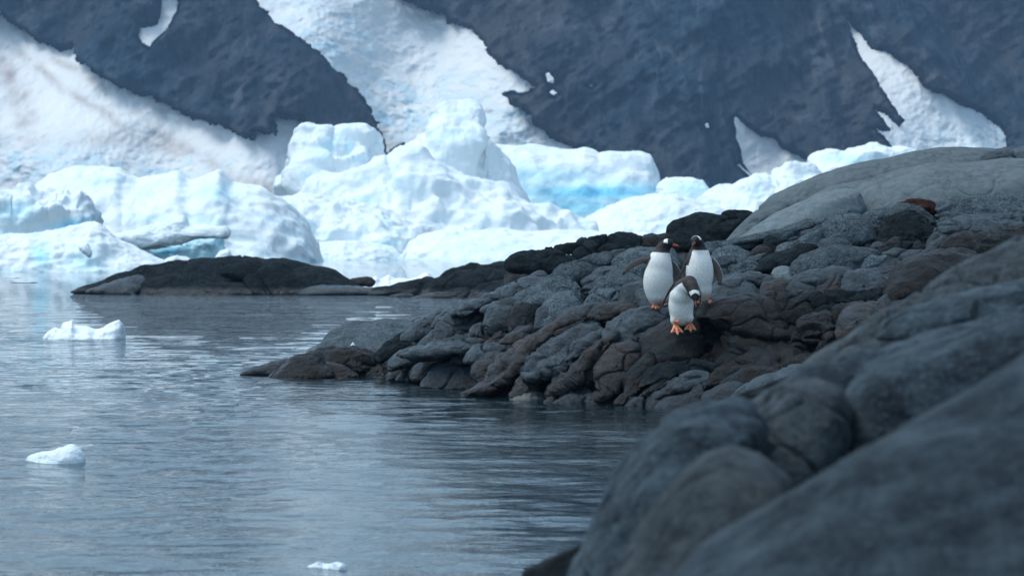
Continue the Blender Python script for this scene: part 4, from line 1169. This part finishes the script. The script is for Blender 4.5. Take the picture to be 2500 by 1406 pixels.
def foot(root, base, yaw, size=1.0, pitch=0.35, lab=None):
    """webbed foot: leg, three toes with a web between them, dark claws"""
    L = 0.082 * size
    Rz = np.array(Matrix.Rotation(yaw, 3, 'Z')); Rx = np.array(Matrix.Rotation(pitch, 3, 'X'))
    vs, fs = [], []
    def add(v, f):
        k = sum(len(q) for q in vs); vs.append(v); fs.extend([tuple(i + k for i in q) for q in f])
    tips = []
    # toes point towards -Y (to the camera)
    for i, (ang, ln) in enumerate(((-0.48, 0.86), (0.0, 1.0), (0.48, 0.86))):
        d = np.array([math.sin(ang), -math.cos(ang), 0])
        p = [np.array([0, 0.012, 0.016]), d * L * ln * 0.45 + [0, 0, 0.019], d * L * ln * 0.8 + [0, 0, 0.011], d * L * ln + [0, 0, 0.006]]
        v, f, *_ = loft(p, [0.012, 0.0105, 0.0095, 0.006], [0.011, 0.009, 0.008, 0.005], (0, 0, 1), n=8)
        add(v, f); tips.append((d, ln))
    for (d0, l0), (d1, l1) in ((tips[0], tips[1]), (tips[1], tips[2])):
        a = np.array([0, 0, 0.013]); b = d0 * L * l0 * 0.86 + [0, 0, 0.009]; c = d1 * L * l1 * 0.86 + [0, 0, 0.009]
        m_ = (b + c) / 2 * 0.90 + [0, 0, 0.000]
        top = [a, b, m_, c]; bot = [q - [0, 0, 0.005] for q in top]
        add(np.array(top + bot), [(0, 1, 2), (0, 2, 3), (4, 6, 5), (4, 7, 6), (1, 5, 6, 2), (2, 6, 7, 3), (0, 4, 5, 1), (3, 7, 4, 0)])
    v, f, *_ = loft([[0, 0.012, 0.010], [0, 0.016, 0.035], [0, 0.012, 0.075]], [0.015, 0.013, 0.018], [0.014, 0.013, 0.018], (0, 1, 0.01), n=10)
    add(v, f)
    V = np.concatenate(vs) * np.array([size, 1, 1])
    V = V @ Rx.T @ Rz.T + np.array(base)
    o = link_mesh("foot", V + np.array(root.location), fs, M['foot'], parent=root)
    for d, ln in tips:
        v, f, *_ = loft([d * L * ln * 0.97 + [0, 0, 0.009], d * L * ln * 1.1 + [0, 0, 0.008], d * L * ln * 1.22 + [0, 0, 0.0]], [0.005, 0.004, 0.001], [0.005, 0.004, 0.001], (0, 0, 1), n=6)
        v = (v * np.array([size, 1, 1])) @ Rx.T @ Rz.T + np.array(base)
        link_mesh("claw", v + np.array(root.location), f, M['claw'], parent=o)
    return o

def flipper(root, path, widths, up, under_sign=1, thick=0.010):
    v, f, tp, ca, sa = loft(path, widths, [thick * 1.6, thick, thick * 0.8, thick * 0.35], up, n=26)
    u = under_sign * sa
    edge = np.abs(ca)
    col = np.where((u > 0)[:, None], GR, DKB)
    col = np.where(((ca < -0.90))[:, None], WH * 0.75, col)
    col = np.where((tp > 0.90)[:, None], DK, col)
    return link_mesh("flipper", v + np.array(root.location), f, M['feather'], parent=root, attrs={"col": col})

def beak(root, p0, dirv, ln=0.062, w=0.013, drop=0.012):
    dirv = np.asarray(dirv, float); dirv /= np.linalg.norm(dirv)
    p0 = np.asarray(p0, float)
    path = [p0, p0 + dirv * ln * 0.5, p0 + dirv * ln * 0.85 - [0, 0, drop * 0.3], p0 + dirv * ln - [0, 0, drop]]
    v, f, tp, ca, sa = loft(path, [w, w * 0.8, w * 0.5, w * 0.12], [w * 1.15, w * 0.85, w * 0.5, w * 0.15], (0.01, 0.02, 1), n=12)
    orange = np.array([0.75, 0.13, 0.05]); dark = np.array([0.04, 0.025, 0.022])
    col = np.where(((sa > 0.55) | (tp > 0.93))[:, None], dark, orange)
    col = np.where(((np.abs(sa) < 0.12) & (tp < 0.8))[:, None], dark, col)
    return link_mesh("beak", v + np.array(root.location), f, M['feather'], parent=root, attrs={"col": col})

def eyes(root, pts, r=0.0055):
    for p in pts:
        v, f = ico(p, (r, r, r), sub=2)
        link_mesh("eye", v + np.array(root.location), f, M['eye'], parent=root)

def tail(root, p0, d, ln=0.14, n=9, spread=0.5, up=(0, 0, 1)):
    d = np.asarray(d, float); d /= np.linalg.norm(d)
    s = np.cross(d, up); s /= np.linalg.norm(s)
    vs, fs = [], []
    for i in range(n):
        a = (i / (n - 1) - 0.5) * spread
        dd = d * math.cos(a) + s * math.sin(a)
        l = ln * (1 - abs(a) * 0.5) * random.uniform(0.85, 1.0)
        v, f, *_ = loft([np.array(p0), np.array(p0) + dd * l * 0.5 + [0, 0, 0.003 * (i % 2)], np.array(p0) + dd * l], [0.006, 0.007, 0.0015], [0.0022, 0.002, 0.001], up, n=6)
        k = sum(len(q) for q in vs); vs.append(v); fs.extend([tuple(j + k for j in q) for q in f])
    return link_mesh("tail", np.concatenate(vs) + np.array(root.location), fs, M['tail'], parent=root)

def head_colours(V, hc, fwd, upv, col, r=0.06):
    """dark head with a white band over the crown from eye to eye"""
    fwd = np.asarray(fwd, float) / np.linalg.norm(fwd); upv = np.asarray(upv, float); upv -= fwd * (upv @ fwd); upv /= np.linalg.norm(upv)
    sd = np.cross(fwd, upv)
    q = (V - np.asarray(hc)) / r
    a = q @ fwd; b = q @ upv; c = q @ sd
    near = (np.linalg.norm(q, axis=1) < 1.55)
    band = near & (b > 0.28) & (a > -0.52 + 0.15 * np.abs(c)) & (a < 0.10 + 0.38 * np.clip(np.abs(c), 0, 1)) 
    col[band] = WH * 1.08
    return col

def tofrac(V, root): return V

def make_penguin(label, Y, fx, fy, s, blobs, colour, build):
    loc = P(fx, fy, Y)
    root = empty("penguin", loc, label, "penguin", "penguins coming down the rocks")
    V, N, Fc = blob_body(blobs)
    col = colour(V, N)
    link_mesh("body", V + loc, Fc, M['feather'], parent=root, origin=loc, attrs={"col": col})
    build(root)
    return root

def tone(col, V, N, zlo):
    # stained lower belly
    k = smooth(zlo + 0.05, zlo - 0.04, V[:, 2]) * 0.55
    st = np.array([0.45, 0.30, 0.23])
    return col * (1 - k)[:, None] + (col * st / 0.72) * k[:, None]

bpy.context.view_layer.update()
def ground(px, py, default):
    """distance at which the rock is met behind a photograph point"""
    d = Vector(P(px, py, 1.0)) - Vector((0, 0, H)); d.normalize()
    hit, loc, *_ = scene.ray_cast(bpy.context.evaluated_depsgraph_get(), Vector((0, 0, H)), d)
    return loc.y if hit else default
G = {k: ground(*v, 27.5) for k, v in {"1a": (1598, 752), "1b": (1624, 744), "2a": (1712, 742), "2b": (1728, 740), "3a": (1651, 814), "3b": (1688, 808)}.items()}
print("GROUND", G)
Y1 = min(G["1a"], G["1b"]); Y2 = min(G["2a"], G["2b"]); Y3 = min(G["3a"], G["3b"])
# scale: 1 px = Y / F metres
# --- left penguin: upright, flipper held out, looking to the right
def px1(px, py, y=0.0, Y=Y1, fx=1610, fy=752): return np.array([(px - fx) / F * Y, y, (fy - py) / F * Y])
b1 = [(px1(1607, 688, 0.0), (0.140, 0.125, 0.215)), (px1(1608, 722, 0.0), (0.112, 0.105, 0.085)), (px1(1609, 660, 0.01), (0.128, 0.116, 0.19)),
      (px1(1612, 635, 0.02), (0.103, 0.095, 0.11)), (px1(1617, 614, 0.03), (0.070, 0.070, 0.085)), (px1(1625, 600, 0.02), (0.055, 0.055, 0.06)),
      (px1(1631, 594, 0.00), (0.060, 0.047, 0.046)), (px1(1638, 597, -0.01), (0.036, 0.032, 0.028)),
      (px1(1598, 737, -0.01), (0.040, 0.045, 0.040)), (px1(1621, 733, 0.03), (0.040, 0.045, 0.040)), (px1(1607, 722, 0.11), (0.06, 0.06, 0.05))]
def col1(V, N):
    col = np.tile(DKB, (len(V), 1))
    neck = px1(0, 617)[2] - 0.25 * (V[:, 0] - 0.02) ** 1 * 0.3
    jag = 0.004 * np.sin(V[:, 0] * 300)
    white = (V[:, 2] < neck + jag) & (V[:, 1] < 0.035) & ~((V[:, 0] < -0.085) & (V[:, 2] > 0.47 + (V[:, 0] + 0.085) * 2.2))
    col[white] = WH
    hd = V[:, 2] > px1(0, 606)[2]
    col[hd] = DK
    col = head_colours(V, px1(1629, 595, 0), (1, -0.45, -0.1), (0.0, -0.25, 1), col, 0.058)
    return tone(col, V, N, 0.07)
def mk1(r):
    flipper(r, [px1(1588, 634, 0.03), px1(1566, 637, 0.0), px1(1541, 649, -0.03), px1(1520, 670, -0.05)], [0.022, 0.034, 0.030, 0.010], (0.15, -1, 0.35), 1)
    flipper(r, [px1(1640, 640, 0.05), px1(1648, 652, 0.03), px1(1657, 668, 0.01), px1(1664, 686, 0.0)], [0.020, 0.030, 0.026, 0.009], (-0.3, -1, 0.1), 1)
    beak(r, px1(1642, 598, -0.02), (1, -0.35, -0.13), ln=0.062, w=0.0135)
    eyes(r, [px1(1634, 594, -0.044)])
    foot(r, px1(1597, 748, G["1a"] - Y1), -0.25 + 0.45, 1.05)
    foot(r, px1(1622, 741, G["1b"] - Y1), 0.35, 1.0)
    tail(r, px1(1607, 730, 0.13), (0.0, 0.75, -0.6))
make_penguin("left penguin of the trio, upright with one flipper held out and looking to the right", Y1, 1610, 752, 1, b1, col1, mk1)

# --- right penguin: upright, both flippers out, head turned to the left
def px2(px, py, y=0.0, Y=Y2, fx=1712, fy=742): return np.array([(px - fx) / F * Y, y, (fy - py) / F * Y])
b2 = [(px2(1708, 666, 0.0), (0.128, 0.115, 0.215)), (px2(1712, 706, 0.01), (0.098, 0.10, 0.115)), (px2(1706, 642, 0.01), (0.122, 0.105, 0.125)),
      (px2(1707, 622, 0.02), (0.098, 0.088, 0.085)), (px2(1706, 606, 0.02), (0.066, 0.066, 0.075)), (px2(1703, 594, 0.0), (0.053, 0.055, 0.06)),
      (px2(1699, 587, -0.02), (0.050, 0.056, 0.048)), (px2(1695, 591, -0.055), (0.030, 0.034, 0.026)),
      (px2(1716, 728, -0.01), (0.036, 0.045, 0.045)), (px2(1727, 722, 0.05), (0.036, 0.045, 0.045)), (px2(1714, 712, 0.10), (0.06, 0.06, 0.05))]
def col2(V, N):
    col = np.tile(DKB, (len(V), 1))
    neck = px2(0, 611)[2]
    white = (V[:, 2] < neck + 0.004 * np.sin(V[:, 0] * 260)) & (V[:, 1] < 0.035) & ~((V[:, 0] < -0.112 + 0.30 * (V[:, 2] - 0.40)) & (V[:, 2] > 0.36))
    col[white] = WH
    hd = V[:, 2] > px2(0, 602)[2]
    col[hd] = DK
    col = head_colours(V, px2(1699, 588, -0.02), (-0.45, -1, -0.2), (0, -0.25, 1), col, 0.056)
    return tone(col, V, N, 0.10)
def mk2(r):
    flipper(r, [px2(1682, 628, 0.03), px2(1674, 645, 0.0), px2(1664, 665, -0.03), px2(1650, 686, -0.05)], [0.018, 0.022, 0.018, 0.005], (0.9, -0.7, 0.1), 1)
    flipper(r, [px2(1738, 634, 0.04), px2(1749, 652, 0.02), px2(1757, 674, 0.0), px2(1757, 696, -0.02)], [0.024, 0.036, 0.032, 0.014], (-0.25, -1, 0.1), 1)
    beak(r, px2(1694, 593, -0.075), (-0.42, -1, -0.42), ln=0.058, w=0.0135)
    eyes(r, [px2(1706, 588, -0.062), px2(1689.5, 589, -0.045)])
    foot(r, px2(1712, 738, G["2a"] - Y2), 0.5, 1.0)
    foot(r, px2(1727, 737, G["2b"] - Y2), 0.8, 0.95)
    tail(r, px2(1714, 715, 0.13), (0.2, 0.75, -0.6))
make_penguin("right penguin of the trio, upright behind the stooping one with its head turned left", Y2, 1712, 742, 1, b2, col2, mk2)

# --- front penguin: stooping forward, bill pointing at the rock
def px3(px, py, y=0.0, Y=Y3, fx=1668, fy=804): return np.array([(px - fx) / F * Y, y, (fy - py) / F * Y])
b3 = [(px3(1663, 745, 0.03), (0.114, 0.12, 0.19)), (px3(1664, 768, 0.02), (0.102, 0.095, 0.075)), (px3(1664, 722, 0.0), (0.108, 0.12, 0.115)),
      (px3(1670, 702, -0.03), (0.092, 0.11, 0.085)), (px3(1681, 692, -0.08), (0.076, 0.085, 0.075)), (px3(1687, 700, -0.14), (0.062, 0.065, 0.062)),
      (px3(1691, 712, -0.18), (0.052, 0.055, 0.055)), (px3(1694, 721, -0.205), (0.044, 0.046, 0.050)), (px3(1695, 731, -0.235), (0.025, 0.027, 0.030)),
      (px3(1646, 782, 0.0), (0.037, 0.05, 0.048)), (px3(1684, 776, 0.0), (0.037, 0.05, 0.048)), (px3(1655, 765, 0.12), (0.07, 0.07, 0.05))]
def col3(V, N):
    col = np.tile(DKB, (len(V), 1))
    X, Z = V[:, 0], V[:, 2]
    pxx = 1668 + X * F / Y3; pyy = 804 - Z * F / Y3
    # neckline falls from the shoulder to the throat on the right
    line = np.interp(pxx, [1630, 1650, 1662, 1672, 1684, 1715], [720, 698, 690, 706, 728, 735])
    white = (V[:, 1] < 0.085) & (pyy > line) & (V[:, 1] > -0.165)
    white &= ~((pxx < 1642 + (pyy - 690) * -0.25) & (pyy < 715))
    col[white] = WH
    hv = np.linalg.norm((V - px3(1694, 722, -0.21)), axis=1) < 0.075
    col[hv] = DK
    return head_colours(V, px3(1693, 719, -0.195), (0.05, -0.55, -1), (0.0, -1, 0.5), col, 0.052)
def mk3(r):
    flipper(r, [px3(1648, 692, 0.02), px3(1634, 712, 0.03), px3(1620, 738, 0.03), px3(1607, 762, 0.02)], [0.022, 0.018, 0.012, 0.004], (1, -0.35, 0.35), -1)
    flipper(r, [px3(1702, 700, 0.0), px3(1710, 715, 0.03), px3(1712, 735, 0.06), px3(1708, 752, 0.08)], [0.018, 0.020, 0.018, 0.008], (-1, -0.3, 0.1), -1)
    beak(r, px3(1694.5, 733, -0.262), (0.03, -0.42, -1), ln=0.060, w=0.0125, drop=0.004)
    eyes(r, [px3(1686, 720, -0.235), px3(1702, 720, -0.235)], r=0.0045)
    foot(r, px3(1648, 798, G["3a"] - Y3 - 0.02), 0.25, 1.3, pitch=0.75)
    foot(r, px3(1684, 792, G["3b"] - Y3 - 0.02), 0.12, 1.25, pitch=0.8)
    tail(r, px3(1641, 752, 0.03), (-1, 0.05, -0.38), ln=0.125, spread=0.6, up=(0, 1, 0.3))
make_penguin("front penguin of the trio, stooping with its bill pointed down at the rock", Y3, 1668, 804, 1, b3, col3, mk3)

# ------------------------------------------------------------------ air
hm = bpy.data.materials.new("haze_air"); hm.use_nodes = True
hn = hm.node_tree.nodes; hn.clear()
ho = hn.new("ShaderNodeOutputMaterial"); hv = hn.new("ShaderNodeVolumePrincipled")
hv.inputs["Color"].default_value = (0.40, 0.66, 1.0, 1); hv.inputs["Density"].default_value = 0.00023; hv.inputs["Anisotropy"].default_value = 0.2
hm.node_tree.links.new(hv.outputs[0], ho.inputs["Volume"])
x0, x1, y0, y1, z0, z1 = -2600, 2600, -400, 3100, -4.8, 260
hvv = [(x, y, z) for x in (x0, x1) for y in (y0, y1) for z in (z0, z1)]
hb = link_mesh("haze", hvv, [(0, 1, 3, 2), (4, 6, 7, 5), (0, 4, 5, 1), (2, 3, 7, 6), (0, 2, 6, 4), (1, 5, 7, 3)], hm, origin=(0, 0, 0), smooth_shade=False)
tag(hb, kind="stuff", label="faint blue haze lying over the bay")
